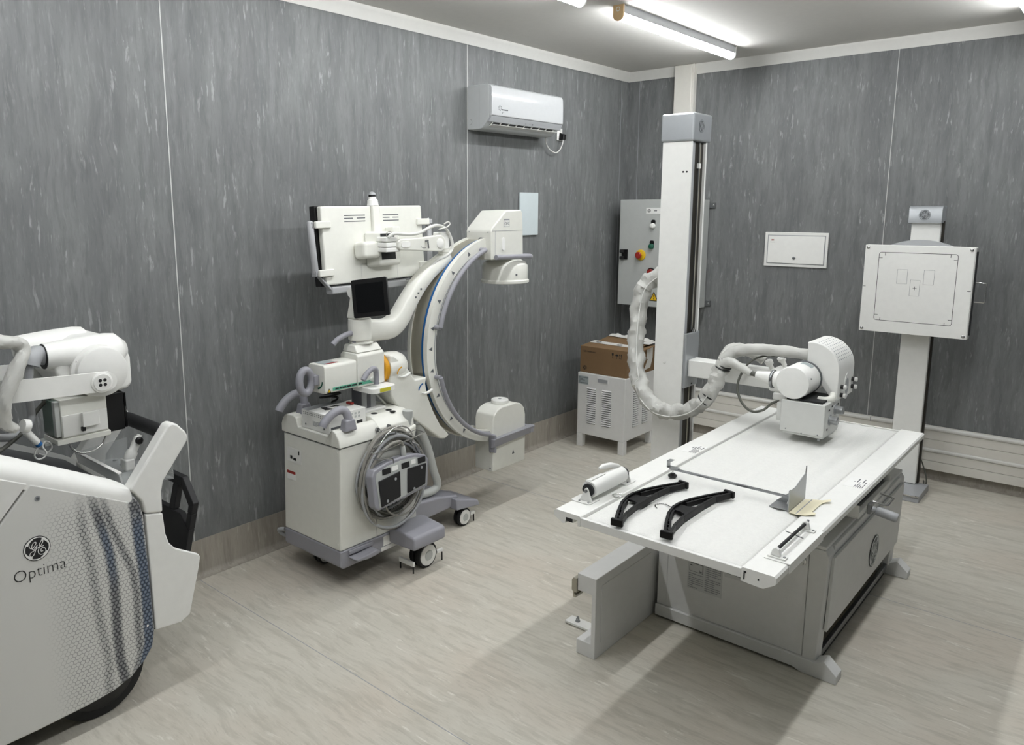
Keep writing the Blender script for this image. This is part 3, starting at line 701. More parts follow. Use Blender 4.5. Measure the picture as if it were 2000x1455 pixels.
def floor_rail():
    t = thing('stand_rail', 'low white channel rail with inset panel standing beside the table pedestal', 'rail', (1.79, -2.4, 0))
    y0, y1 = -3.275, -1.40
    pr = [(1.745, 0), (1.832, 0), (1.832, .345), (1.745, .345), (1.745, .272), (1.812, .272), (1.812, .062), (1.745, .062)]
    MB().prism(pr, 'y', y0, y1).obj('channel', 'powder', t, bev=.003)
    MB().box(1.8322, y0+.04, .062, 1.8345, -2.835, .305).obj('inset_panel', 'powder', t, bev=.001)
    q = [(1.728, .322), (1.7448, .322), (1.7448, .262), (1.734, .262), (1.734, .252), (1.7448, .252), (1.741, .240), (1.728, .240), (1.728, .262), (1.722, .270), (1.722, .312)]
    MB().prism(q, 'y', y0-.006, y1).obj('guide_strip', 'beige_metal', t, sm=20)
    f = MB().box(1.585, -3.12, .004, 1.7445, -3.065, .014).obj('floor_plate', 'white', t, bev=.001)
    MB().lathe((1.632, -3.092, .014), 'z', [(.011, 0), (.011, .003), (.008, .004), (.008, .012), (.005, .014), (.005, .022)], 12).obj('anchor_bolt', 'steel', f)
floor_rail()

def table_items():
    # --- strap roller clamp on the left rail
    t = thing('strap_roller', 'white rolled compression band in a clamp on the left table rail', 'strap clamp', (1.85, -3.24, .7))
    for ya, yb in ((-3.405, -3.325), (-3.135, -3.055)):
        MB().prism(rrect(1.788, ya, 1.872, yb, .012), 'z', .7005, .7045).obj('foot_plate', 'white2', t, bev=.001)
    for y in (-3.383, -3.098):
        b = MB().prism([(1.815, .705), (1.868, .705), (1.868, .712), (1.852, .752), (1.845, .757), (1.838, .752), (1.820, .712)], 'y', y-.003, y+.003).obj('bracket', 'white2', t, bev=.001)
        screw((1.822, y-.012, .705), 'z', .004, b, 'steel'); screw((1.861, y-.012, .705), 'z', .004, b, 'steel')
    MB().cyl((1.845, -3.392, .745), (1.845, -3.088, .745), .006, n=10).obj('spindle', 'steel', t)
    MB().lathe((1.845, -3.378, .745), 'y', [(.018, 0), (.024, .002), (.024, .010), (.012, .012)], 18).obj('end_disc', 'dark', t)
    c = MB().lathe((1.845, -3.365, .745), 'y', [(.030, 0), (.0325, .003), (.033, .10), (.0325, .228), (.029, .232)], 26).obj('band_roll', 'white', t)
    MB().prism([(1.822, .768), (1.826, .776), (1.850, .781), (1.850, .779), (1.827, .7735)], 'y', -3.362, -3.262).obj('loose_turn', 'white', c, sm=30)
    MB().lathe((1.845, -3.130, .745), 'y', [(.023, 0), (.023, .006), (.014, .007), (.014, .012), (.023, .013), (.023, .017), (.012, .018)], 16).obj('ratchet', 'steel', t)
    MB().tube([(1.845, -3.128, .768), (1.838, -3.155, .782), (1.830, -3.195, .793), (1.824, -3.240, .797), (1.821, -3.262, .794)], [.004, .008, .011, .010, .004], 12).obj('lever', 'white', t, sm=60)
    # --- two plastic hangers
    def hanger(dx, dy, rot, label):
        t = thing('clothes_hanger', label, 'hanger', (2.02+dx, -3.26+dy, FT+.002), 'black hangers on the foam')
        M = Matrix.Translation(Vector((2.02+dx, -3.26+dy, FT+.0035))) @ Matrix.Rotation(rot, 4, 'Z')
        # outline in hanger space: u along the table, v towards the hook
        f = MB()
        def bar(p, w, z0, z1):
            pts = [Vector((a, b)) for a, b in p]; A = []; B = []
            for i in range(len(pts)):
                d = (pts[min(i+1, len(pts)-1)]-pts[max(i-1, 0)]).normalized(); n = Vector((-d.y, d.x))*w*.5; A.append(pts[i]+n); B.append(pts[i]-n)
            for i in range(len(pts)-1):
                f.hexa([(*A[i], z0), (*A[i+1], z0), (*B[i+1], z0), (*B[i], z0)], [(*A[i], z1), (*A[i+1], z1), (*B[i+1], z1), (*B[i], z1)])
        top = [(-.232, -.014), (-.17, .014), (-.085, .048), (-.02, .062), (.02, .062), (.085, .050), (.17, .016), (.24, -.018)]
        bot = [(-.240, -.036), (-.165, -.016), (-.08, -.006), (.08, -.006), (.165, -.012), (.245, -.040)]
        bar(top, .010, 0, .022); bar(bot, .010, 0, .022)
        f.xf(M).obj('shoulder_frame', 'hanger_black', t, bev=.0015)
        f = MB(); f.prism([(-.05, -.003), (.05, -.003), (.03, .03), (.03, .06), (-.03, .06), (-.03, .03)], 'z', .004, .014); f.xf(M).obj('centre_web', 'hanger_black', t, bev=.002)
        for P, w in (([(-.215, -.020), (-.165, .000), (-.105, .030), (-.045, .048)], .007), ([(.045, .044), (.12, .020), (.205, -.016)], .007)):
            f = MB(); bar(P, w, .001, .019); f.xf(M).obj('inner_rail', 'hanger_black', t)
        for a, b, c, d in ((-.205, -.004, -.197, -.014), (-.178, .010, -.170, -.002), (-.148, .026, -.140, .011), (-.11, .040, -.104, .028), (.085, .050, .08, .032), (.16, .020, .155, .006), (-.225, -.016, -.215, -.028), (.22, -.010, .215, -.026)):
            f = MB(); A = Vector((a, b)); B = Vector((c, d)); dd = (B-A).normalized(); n = Vector((-dd.y, dd.x))*.004
            f.hexa([(*(A+n), .002), (*(B+n), .002), (*(B-n), .002), (*(A-n), .002)], [(*(A+n), .018), (*(B+n), .018), (*(B-n), .018), (*(A-n), .018)])
            f.xf(M).obj('rib', 'hanger_black', t)
        for u, v, a in ((-.243, -.026, .15), (.249, -.030, -.2)):
            f = MB().box(-.007, -.022, -.001, .007, .022, .026); f.xf(M @ Matrix.Translation(Vector((u, v, 0))) @ Matrix.Rotation(a, 4, 'Z')).obj('end_stop', 'hanger_black', t, bev=.004, seg=2)
        return t, M
    a, M = hanger(0, 0, math.radians(90), 'black plastic hanger with metal hook, the one beside the strap roller')
    hk = [(1.962, -3.25, .712), (1.926, -3.263, .709), (1.903, -3.269, .702), (1.882, -3.258, .703), (1.886, -3.242, .703), (1.904, -3.225, .7035)]
    MB().tube(catmull(hk, 6), .0022, 8).obj('hook', 'chrome', a, sm=60)
    b, M = hanger(.175, .02, math.radians(90), 'black plastic hanger with metal hook, nearer the middle of the table')
    hk = [(2.136, -3.229, .71), (2.103, -3.221, .702), (2.078, -3.204, .699), (2.059, -3.207, .699), (2.048, -3.23, .699), (2.054, -3.245, .699), (2.068, -3.257, .699)]
    MB().tube(catmull(hk, 6), .0022, 8).obj('hook', 'chrome', b, sm=60)
    # --- cassette holder: long rod with hook end, knob and upright plates
    t = thing('cassette_holder', 'metal cassette holder with long rod lying across the foam sheet', 'cassette holder', (2.2, -2.92, FT))
    MB().box(1.945, -2.926, .727, 2.44, -2.916, .735).obj('rod', 'steel', t, bev=.001)
    MB().box(1.938, -2.934, .7365, 1.985, -2.906, .7385).box(1.938, -2.934, .7385, 1.940, -2.906, .764).box(1.938, -2.934, .764, 1.958, -2.906, .766).obj('rail_hook', 'alu', t, sm=0)
    MB().cyl((1.958, -2.92, .713), (1.958, -2.92, .7265), .004, n=10).obj('knob_stem', 'chrome', t)
    MB().lathe((1.958, -2.92, .698), 'z', [(.016, 0), (.018, .002), (.018, .008), (.010, .012), (.010, .0148)], 14).obj('knob', 'black', t)
    pl = MB().prism([(-2.990, .698), (-2.812, .698), (-2.812, .828), (-2.818, .828), (-2.822, .802), (-2.886, .786), (-2.925, .775), (-2.972, .775), (-2.975, .779), (-2.990, .779)], 'x', 2.4405, 2.4435).obj('upright_plate', 'alu', t, sm=0)
    MB().prism([(2.368, .699), (2.440, .699), (2.440, .757), (2.434, .757)], 'y', -2.902, -2.899).obj('gusset', 'alu', t, sm=0)
    MB().box(2.37, -2.975, .698, 2.4404, -2.9025, .7).obj('base_plate', 'alu', t, sm=0)
    MB().tube([(2.425, -2.95, .712), (2.432, -2.953, .732), (2.4395, -2.955, .733)], .003, 6).obj('clip', 'chrome', t)
    t.location.z += .0035
    # --- folded pale card
    o = thing('card_piece', 'cream folded card with a notched edge beside the metal plate', 'card', (2.48, -2.9, .7))
    def shp(z): return [(2.4445, -2.987, z), (2.446, -2.815, z), (2.50, -2.795, z+.003), (2.526, -2.782, z+.009), (2.532, -2.797, z+.009), (2.514, -2.818, z+.005), (2.508, -2.838, z+.003), (2.508, -2.935, z+.003), (2.524, -2.945, z+.007), (2.526, -2.962, z+.007), (2.50, -2.985, z+.003), (2.475, -2.991, z+.001)]
    MB().hexa(shp(.7006), shp(.7018)).obj('sheet', 'cream', o, sm=0)
    MB().hexa([(2.4664, -2.984, .7023), (2.470, -2.984, .7023), (2.470, -2.81, .7035), (2.4664, -2.81, .7035)], [(2.4664, -2.984, .7027), (2.470, -2.984, .7027), (2.470, -2.81, .7039), (2.4664, -2.81, .7039)]).obj('fold_line', 'ink_pale', o, sm=0)
    # --- small clamp bar on the right rail
    t = thing('clamp_bar', 'thin dark bar held between white clips on the right table rail', 'clamp', (2.54, -3.25, .7))
    MB().box(2.513, -3.405, .7004, 2.594, -3.085, .7034).obj('base_plate', 'white', t, bev=.001)
    MB().box(2.5905, -3.405, .672, 2.594, -3.085, .7002).obj('base_lip', 'white', t, bev=.001)
    for y in (-3.382, -3.112):
        c = MB().box(2.519, y-.012, .7036, 2.575, y+.012, .709).obj('clip', 'white2', t, bev=.002)
        MB().prism([(2.526, .709), (2.558, .709), (2.552, .732), (2.542, .737), (2.532, .730)], 'y', y-.007, y+.007).obj('clip_ear', 'white2', c, bev=.002)
        screw((2.568, y, .709), 'z', .004, c, 'steel')
    MB().cyl((2.541, -3.375, .726), (2.541, -3.100, .726), .0055, n=12).obj('bar', 'black_soft', t)
    MB().cyl((2.541, -3.0995, .726), (2.543, -3.088, .732), .006, .004, n=10).obj('tip', 'steel', t)
    MB().cyl((2.512, -3.215, .7257), (2.572, -3.225, .721), .0018, n=8).obj('cross_pin', 'steel', t)
table_items()

# ================================================================ TUBE STAND
def tube_stand():
    t = thing('tube_stand', 'tall white x-ray tube column with arm reaching over the table', 'x-ray stand', (1.41, -1.82, 0))
    x0, x1, y0, y1, zt = 1.324, 1.49, -1.905, -1.725, 2.122
    # column: three plain sides, open track towards the table
    cp = [(x0, y0), (x1, y0), (x1, y0+.012), (x1-.018, y0+.012), (x1-.018, y1-.016), (x1, y1-.016), (x1, y1), (x0, y1)]
    col = MB().prism(cp, 'z', .02, zt).obj('column', 'white', t, bev=.003)
    MB().box(x1-.0178, y0+.0125, .03, x1-.012, y0+.062, zt-.003).obj('track_plate', 'grey_mid', col, sm=0)
    MB().box(x1-.0178, y0+.0625, .03, x1-.015, y1-.0165, zt-.003).obj('track', 'dark_track', col, sm=0)
    MB().box(x1-.0148, y0+.118, .03, x1-.011, y0+.128, zt-.003).obj('track_rail', 'beige_metal', col, sm=0)
    MB().cyl((x1-.008, y0+.105, 1.118), (x1-.008, y0+.105, zt-.002), .003, n=8).obj('lift_cable', 'steel', col)
    MB().box(x1-.0145, y0+.092, 1.985, x1-.001, y0+.118, 2.012).obj('cable_clamp', 'white', col, bev=.002)
    for x in (1.447, 1.467): MB().lathe((x, y0-.0002, 1.966), Vector((0, -1, 0)), [(.005, 0), (.005, .0008)], 12).obj('slot_hole', 'ink', col)
    screw((1.385, y0, .946), '-y', .008, col, 'white2')
    MB().box(x0-.06, y0-.05, 0, x1+.06, y1+.05, .0195).obj('base_plate', 'grey_mid', t, bev=.003)
    cap = MB().box(x0-.007, y0-.012, zt+.0005, x1+.012, y1+.02, zt+.142).obj('head_cap', 'silver', t, bev=.010, seg=3)
    emblem(FX(x1+.0125, -1.83, 2.198), .032, cap, 'ink_soft', 'silver')
    # carriage and arm
    car = MB().box(x1+.0005, y0+.004, .815, x1+.016, y1-.018, 1.115).obj('carriage', 'silver', t, bev=.004)
    screw((x1+.016, y0+.09, .83), 'x', .004, car, 'dark')
    MB().lathe((x1+.006, y0+.105, 1.1155), 'z', [(.012, 0), (.012, .012), (.007, .014), (.007, .022)], 12).obj('cable_anchor', 'chrome', car)
    MB().box(x1+.0165, -1.872, .878, 1.985, -1.772, .972).obj('arm', 'white', t, bev=.006)
    sw = MB().box(1.952, -1.895, .872, 2.04, -1.755, .985).obj('arm_head', 'white2', t, bev=.012, seg=3)
    MB().box(1.975, -1.90, .83, 2.06, -1.75, .8715).obj('arm_collar', 'white2', t, bev=.012, seg=3)
    for x, y, z in ((1.945, -1.86, .995), (1.985, -1.80, 1.01)):
        MB().lathe((x, y, z), (-.3, -.4, .85), [(.012, -.02), (.012, .006), (.019, .010), (.021, .028), (.014, .034)], 12).obj('clamp_knob', 'white2', sw)
    # x-ray tube housing
    hc = (2.136, -2.105, .977)
    tube = MB().lathe(hc, 'y', [(.066, 0), (.0735, .002), (.0765, .008), (.0775, .09), (.0775, .155)], 40).obj('tube_housing', 'white', t)
    MB().lathe((hc[0], hc[1]+.1555, hc[2]), 'y', [(.081, 0), (.081, .016)], 40).obj('housing_band', 'ink_soft', t)
    MB().lathe((hc[0], hc[1]+.172, hc[2]), 'y', [(.0775, 0), (.0775, .20)], 32).obj('tube_housing_rear', 'white2', t)
    lb = MB(); lb.loft([[Vector((hc[0]+.0782*math.cos(math.radians(a)), hc[1]+y, hc[2]+.0782*math.sin(math.radians(a)))) for a in range(52, 93, 8)] for y in (.100, .148)], cap=False, closed=False)
    lb.obj('rating_label', 'label_grey', tube, open_=True)
    for dx, z in ((.062, 1.03),): screw((hc[0]+.073, hc[1]+.03, hc[2]+.025), 'x', .004, tube)
    # cable inlet on the left of the housing
    MB().lathe((2.075, -2.05, .972), (-1, 0, 0), [(.040, 0), (.040, .035), (.036, .04)], 24).obj('cable_inlet', 'white', tube)
    MB().lathe((2.034, -2.05, .972), (-1, 0, 0), [(.044, 0), (.046, .003), (.046, .008), (.044, .011)], 24).obj('inlet_ring', 'steel', tube)
    MB().lathe((2.022, -2.05, .973), (-1, .06, .08), [(.034, 0), (.030, .02), (.020, .075)], 20).obj('inlet_cone', 'white', tube)
    # perforated rear cover
    prof = [(2.142, 1.00), (2.142, 1.12)]+arcpts(2.160, 1.022, .1285, 100, 0, 18)+[(2.2885, .884), (2.268, .882), (2.208, .955), (2.208, 1.0)]
    cov = MB().prism(prof, 'y', -1.934, -1.69).obj('head_cover', 'white', t, bev=.004)
    for a in range(24, 85, 7):
        b = MB()
        for k in range(8):
            y = -1.905+k*.027; r = .1286; A = math.radians(a); c = Vector((2.160+r*math.cos(A), y, 1.022+r*math.sin(A))); n = Vector((math.cos(A), 0, math.sin(A)))
            b.lathe(c, n, [(.0034, -.001), (.0034, .0007)], 8)
        b.obj('vent_row', 'ink_pale', cov, sm=0)
    F = FX(2.2886, -1.80, .935)
    d = MB().plate([(p[0]*.72, p[1]*1.1) for p in arcpts(0, 0, .058, 0, 350, 30)], F, 0, .002).obj('angle_scale', 'white2', cov)
    MB().plate([(p[0]*.72, p[1]*1.1) for p in arcpts(0, 0, .036, 0, 350, 26)], F, .0022, .003).obj('scale_face', 'grey_mid', d)
    for y, z in ((-1.888, .945), (-1.888, .905), (-1.715, .955), (-1.715, .918)):
        k = MB().lathe((2.2887, y, z), 'x', [(.011, 0), (.011, .013)], 14).obj('button_body', 'black', cov)
        MB().lathe((2.302, y, z), 'x', [(.011, 0), (.011, .010), (.008, .012)], 14).obj('button_cap', 'white2', k)
    # collimator
    col = MB().box(2.09, -2.1, .742, 2.287, -1.875, .893).obj('collimator', 'collimator_grey', t, bev=.004)
    MB().box(2.102, -2.094, .733, 2.283, -1.88, .7418).obj('collimator_skirt', 'collimator_grey', col, bev=.002)
    MB().box(2.066, -2.085, .785, 2.0898, -1.89, .872).obj('filter_slot', 'collimator_grey', col, bev=.003)
    MB().box(2.11, -2.085, .8935, 2.27, -1.89, .903).obj('turn_plate', 'dark', t, sm=0)
    for x, z in ((2.118, .756), (2.262, .75), (2.19, .745)): screw((x, -2.1, z), '-y', .003, col)
    P = FX(2.2872, -2.1, .742)
    MB().rect(P, .012, .008, .213, .145, 0, .001).obj('panel_print', 'collimator_grey', col, sm=0)
    for y, z in ((.075, .070), (.150, .105)):
        MB().lathe((2.2885, -2.1+y, .742+z), 'x', [(.026, 0), (.026, .002)], 20).obj('dial', 'grey_mid', col)
        MB().lathe((2.2907, -2.1+y, .742+z), 'x', [(.019, 0), (.019, .032), (.016, .035)], 18).obj('field_knob', 'alu', col)
    q = MB(); G = FX(2.2884, -2.1, .742)
    for y, z in ((.10, .13), (.06, .118), (.115, .05), (.045, .03), (.185, .04), (.19, .125)): q.rect(G, y-.008, z-.004, y+.008, z+.004)
    q.obj('panel_marks', 'ink', col, sm=0)
    MB().box(2.262, -2.097, .722, 2.272, -2.09, .7328).box(2.262, -1.888, .722, 2.272, -1.881, .7328).obj('accessory_rail', 'steel', col, sm=0)
    # handle below the cover
    MB().tube(catmull([(2.27, -1.945, .912), (2.278, -1.985, .902), (2.258, -2.01, .897), (2.228, -2.01, .896)], 5), .017, 12).obj('steering_handle', 'ivory', t, sm=60)
    # ---- cable sleeves
    rd = random.Random(12)
    def sleeve(pts, r0, r1, nm, amp=.10, par=t):
        p = catmull(pts, 9); N = len(p); rings = []; n = 18
        T = [(p[min(i+1, N-1)]-p[max(i-1, 0)]).normalized() for i in range(N)]
        u = T[0].orthogonal().normalized()
        for i in range(N):
            u = (u-T[i]*u.dot(T[i])).normalized(); w = T[i].cross(u); r = r0+(r1-r0)*i/(N-1); ring = []
            fold = .5+.5*math.sin(i*1.35+2*math.sin(i*.37))
            for k in range(n):
                a = 2*PI*k/n
                rr = r*(1+amp*(math.sin(3*a+i*.55)*.4+math.sin(2*a-i*.8)*.45+(fold-.5)*.5+math.sin(5*a+i*1.9)*.22+rd.uniform(-.25, .25)))
                ring.append(p[i]+(u*math.cos(a)+w*math.sin(a))*rr)
            rings.append(ring)
        return MB().loft(rings).obj(nm, 'sleeve', par, sm=30)
    main = [(1.318, -1.80, 1.42), (1.254, -1.82, 1.392), (1.204, -1.84, 1.322), (1.191, -1.86, 1.2), (1.206, -1.9, 1.061), (1.234, -1.94, .924), (1.297, -1.98, .79), (1.392, -2.0, .715), (1.49, -2.0, .703), (1.593, -2.0, .735), (1.669, -2.0, .80), (1.715, -1.99, .889), (1.734, -1.97, .963), (1.759, -1.96, 1.015)]
    s = sleeve(main, .048, .037, 'cable_sleeve', .22)
    p = catmull(main, 9); MB().tube([q+Vector((.03, -.047, .0)) if i < 50 else q+Vector((.0, -.044, -.016)) for i, q in enumerate(p) if 6 < i < 96], .0028, 6).obj('sleeve_seam', 'white', s, sm=60)
    sleeve([(1.730, -1.965, .975), (1.759, -1.945, 1.035), (1.818, -1.93, 1.068), (1.922, -1.92, 1.084), (2.043, -1.91, 1.086), (2.15, -1.9, 1.082)], .031, .027, 'cable_sleeve', .10)
    sleeve([(1.725, -1.93, .99), (1.735, -1.895, 1.045), (1.768, -1.86, 1.066), (1.842, -1.84, 1.044), (1.90, -1.835, 1.012)], .031, .024, 'cable_sleeve', .10)
    sleeve([(1.726, -1.97, .985), (1.782, -1.985, 1.010), (1.83, -2.0, 1.004), (1.896, -2.025, .984), (1.918, -2.032, .980)], .030, .014, 'cable_sleeve', .08)
    MB().cyl((1.915, -2.032, .980), (1.95, -2.043, .977), .011, n=12).obj('cable_end', 'cable_dark', t)
    for c, d in (((1.688, -1.998, .828), (.55, .04, .84)), ((1.668, -2.0, .797), (.66, .02, .75)), ((1.748, -1.967, .985), (.35, .1, .93)), ((1.742, -1.97, .972), (.35, .1, .93))):
        MB().lathe(c, d, [(.039, -.003), (.0405, 0), (.039, .003)], 22).obj('cable_tie', 'black', s)
    MB().tube(catmull([(1.866, -2.015, .985), (1.852, -2.03, .93), (1.861, -2.05, .882), (1.895, -2.07, .832), (1.946, -2.08, .804), (2.0, -2.08, .819), (2.038, -2.07, .858), (2.064, -2.05, .868)], 7), .0062, 8).obj('control_cable', 'cable_dark', t, sm=60)
    MB().tube(catmull([(1.850, -1.96, .99), (1.891, -1.93, 1.035), (1.943, -1.9, 1.052), (2.042, -1.9, 1.058), (2.15, -1.9, 1.06)], 6), .005, 8).obj('control_cable', 'cable_dark', t, sm=60)
tube_stand()

# ================================================================ MOBILE C-ARM
def c_arm():
    t = thing('mobile_c_arm', 'white mobile C-arm x-ray machine with rear-facing monitor by the left wall', 'c-arm', (.45, -3.1, 0))
    # ---- trolley
    MB().prism([(-3.6, .205), (-3.6, .13), (-3.585, .115), (-3.12, .115), (-3.10, .13), (-3.10, .205)], 'x', .215, .656).obj('base_skirt', 'grey_plastic', t, bev=.008)
    body = MB().hexa([(.218, -3.598, .2055), (.653, -3.598, .2055), (.653, -3.10, .2055), (.218, -3.10, .2055)],
                     [(.222, -3.585, .6995), (.656, -3.585, .6995), (.656, -3.12, .6995), (.222, -3.12, .6995)]).obj('trolley_body', 'ivory', t, bev=.008)
    MB().box(.6537, -3.3735, .207, .6548, -3.3715, .42).obj('panel_seam', 'ink_soft', body, sm=0)
    MB().box(.219, -3.587, .6997, .658, -3.12, .7015).obj('panel_seam', 'ink_soft', body, sm=0)
    for x, z in ((.245, .67), (.635, .675), (.245, .235), (.635, .235)): MB().lathe((x, -3.5975+.0125*(z-.2)/.5, z), Vector((0, -1, 0)), [(.007, 0), (.007, .002)], 12).obj('screw_cap', 'ivory', body)
    # recessed port panel and stickers on the rear
    F = frame((0, -3.5968+.026*.355, 0), (1, 0, 0), (0, .026, 1)); F = frame((.25, -3.5985+.026*(.561-.2055), .561), (1, 0, 0), (0, .026, 1))
    pp = MB().rect(F, 0, 0, .115, .070, .0, .002).obj('port_panel', 'white2', body, sm=0)
    MB().rect(F, .094, .046, .101, .064, .002, .004).rect(F, .030, .016, .044, .032, .002, .004).rect(F, .054, .012, .076, .024, .002, .004).obj('sockets', 'ink', pp, sm=0)
    st = MB().rect(F, -.002, -.092, .066, -.048, 0, .0012).obj('warning_sticker', 'label', body, sm=0)
    MB().rect(F, -.002, -.062, .066, -.048, .0013, .0018).obj('sticker_header', 'red', st, sm=0); lines(F, .006, -.088, .060, -.065, 4, st, 'ink_pale', seed=21)
    # top cover with two shoulders and a tray between them
    cov = MB().prism([(.212, .702), (.212, .742), (.226, .775), (.25, .796), (.31, .80), (.335, .792), (.35, .748), (.575, .748), (.592, .772), (.610, .782), (.632, .774), (.655, .742), (.662, .702)], 'y', -3.59, -3.345).obj('top_cover', 'ivory', t, bev=.006)
    MB().prism([(.222, .702), (.222, .742), (.236, .775), (.26, .792), (.59, .792), (.625, .776), (.655, .745), (.660, .702)], 'y', -3.3448, -3.115).obj('top_deck', 'ivory', t, bev=.005)
    for x, y, r in ((.56, -3.29, .017), (.565, -3.20, .016), (.60, -3.205, .016)):
        MB().lathe((x, y, .7915), 'z', [(r, 0), (r, .0012)], 18).obj('cup_hole', 'dark', t)
    MB().box(.39, -3.385, .7925, .535, -3.19, .806).obj('column_collar', 'white', t, bev=.004)
    colm = MB().box(.418, -3.315, .8065, .502, -3.228, .93).obj('lift_column', 'alu', t, bev=.003)
    MB().box(.5025, -3.285, .8075, .5035, -3.262, .928).obj('column_groove', 'grey_dark', colm, sm=0)
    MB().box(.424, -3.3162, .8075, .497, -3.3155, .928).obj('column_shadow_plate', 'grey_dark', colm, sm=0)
    # two push handles
    for pts in ([(.635, -3.515, .775), (.632, -3.512, .82), (.622, -3.52, .858), (.612, -3.548, .868), (.605, -3.59, .852), (.60, -3.625, .822), (.598, -3.635, .806)],
                [(.30, -3.515, .795), (.297, -3.51, .842), (.287, -3.518, .882), (.277, -3.546, .892), (.268, -3.588, .872), (.262, -3.622, .838), (.26, -3.632, .82)]):
        h = MB().tube(catmull(pts, 6), [.021]*7+[.020]*30, 14, flat=1.0).obj('push_handle', 'grey_plastic', t, sm=60)
        b = pts[0]; MB().hexa([(b[0]-.024, b[1]-.036, b[2]-.005), (b[0]+.024, b[1]-.036, b[2]-.005), (b[0]+.024, b[1]+.036, b[2]-.005), (b[0]-.024, b[1]+.036, b[2]-.005)],
                  [(b[0]-.021, b[1]-.026, b[2]+.05), (b[0]+.019, b[1]-.026, b[2]+.05), (b[0]+.019, b[1]+.026, b[2]+.05), (b[0]-.021, b[1]+.026, b[2]+.05)]).obj('handle_socket', 'grey_plastic', h, bev=.008)
    # cross bumper with caster
    MB().prism([(.657, .235), (.70, .240), (.83, .225), (.838, .21), (.838, .158), (.657, .152)], 'y', -3.30, -3.08).obj('side_bumper', 'grey_plastic', t, bev=.012, seg=3)
    def caster(x, y, r, w, nm='caster'):
        c = MB().lathe((x-w/2, y, r), 'x', [(r*.7, 0), (r*.95, .001), (r, .006), (r, w*.38), (r*.8, w*.40), (r*.8, w*.60), (r, w*.62), (r, w-.006), (r*.95, w-.001), (r*.7, w)], 32).obj(nm, 'rubber', t)
        MB().lathe((x+w/2-.001, y, r), 'x', [(r*.82, 0), (r*.80, .004), (r*.2, .007)], 30).obj('hub_disc', 'white', c)
        MB().lathe((x+w/2+.0062, y, r), 'x', [(r*.40, 0), (r*.38, .002)], 24).obj('hub_cap', 'cabinet_grey', c)
        return c
    c = caster(.735, -3.14, .066, .072)
    MB().lathe((.735, -3.14, .10), 'z', [(.016, 0), (.016, .06)], 14).obj('caster_stem', 'steel', c)
    MB().box(.668, -3.245, .038, .772, -3.233, .062).obj('cable_guard', 'white', c, bev=.002)
    MB().box(.760, -3.075, .05, .772, -3.03, .066).obj('cable_guard', 'white', c, bev=.002)
    for x, y in ((.674, -3.239), (.766, -3.239), (.766, -3.035)): MB().cyl((x, y, .002), (x, y, .045), .004, n=8).obj('guard_pin', 'black', c)
    # outrigger leg
    leg = [(-3.10, .235), (-2.98, .228), (-2.82, .215), (-2.70, .190), (-2.66, .185), (-2.66, .13), (-2.75, .122), (-3.10, .118)]
    MB().prism(leg, 'x', .30, .54).obj('outrigger', 'grey_plastic', t, bev=.012, seg=3)
    MB().hexa([(.36, -2.72, .118), (.585, -2.72, .118), (.585, -2.52, .095), (.36, -2.52, .095)], [(.36, -2.72, .188), (.575, -2.715, .182), (.575, -2.53, .128), (.36, -2.53, .128)]).obj('outrigger_toe', 'grey_plastic', t, bev=.008)
    c = caster(.545, -2.635, .052, .045)
    MB().box(.552, -2.60, .045, .566, -2.545, .062).obj('cable_guard', 'white', c, bev=.002); MB().cyl((.56, -2.552, .002), (.56, -2.552, .044), .004, n=8).obj('guard_pin', 'black', c)
    caster(.33, -3.45, .05, .05); caster(.26, -2.70, .052, .045)
    MB().tube(catmull([(.20, -3.58, .15), (.185, -3.60, .165), (.19, -3.615, .19), (.215, -3.60, .195)], 4), .010, 10).obj('rear_pedal', 'grey_mid', t, sm=60)
    # step pedal on the right
    MB().prism([(-3.565, .175), (-3.545, .155), (-3.48, .147), (-3.42, .150), (-3.40, .163), (-3.42, .178), (-3.5, .172)], 'x', .657, .715).obj('steering_pedal', 'grey_plastic', t, bev=.008)
    MB().box(.657, -3.555, .1785, .668, -3.41, .2).obj('pedal_back', 'grey_plastic', t, bev=.005)
    G = FX(.6562, -3.335, .122)
    rl = MB().rect(G, 0, .024, .085, .072, 0, .0012).obj('rating_label', 'label', t, sm=0); lines(G, .006, .03, .06, .066, 7, rl, 'ink_soft', seed=31); emblem(FX(.6575, -3.335+.072, .122+.060), .006, rl)
    rl = MB().rect(G, -.015, .0, .095, .02, 0, .0012).obj('rating_label', 'label', t, sm=0); lines(G, .05, .006, .09, .014, 1, rl, 'ink', seed=32, th=.8); lines(G, -.01, .005, .03, .016, 2, rl, 'ink_soft', seed=33)
    emblem(FX(.6555, -3.271, .335), .043, body, 'ink', 'label')
    # ---- horizontal slide arm
    arm = MB().prism(rrect(.40, .928, .522, 1.064, .016, 4), 'y', -3.555, -3.36).obj('slide_arm', 'ivory', t, bev=.004)
    MB().prism([(.396, .926), (.526, .926), (.526, 1.078), (.515, 1.092), (.41, 1.092), (.396, 1.078)], 'y', -3.3595, -3.185).obj('slide_block', 'ivory', t, bev=.006)
    MB().hexa([(.405, -3.352, 1.0925), (.518, -3.352, 1.0925), (.518, -3.19, 1.0925), (.405, -3.19, 1.0925)], [(.412, -3.345, 1.128), (.49, -3.345, 1.128), (.49, -3.20, 1.128), (.412, -3.20, 1.128)]).obj('slide_cap', 'ivory', t, bev=.006)
    S = FX(.5262, -3.555, .928); S1 = FX(.5222, -3.555, .928)
    g = MB().rect(S1, .045, .010, .194, .026, .0, .0008).obj('length_scale', 'label_green', arm, sm=0)
    g2 = MB().rect(S, .196, .010, .300, .026, .0, .0008).obj('length_scale', 'label_green', arm, sm=0)
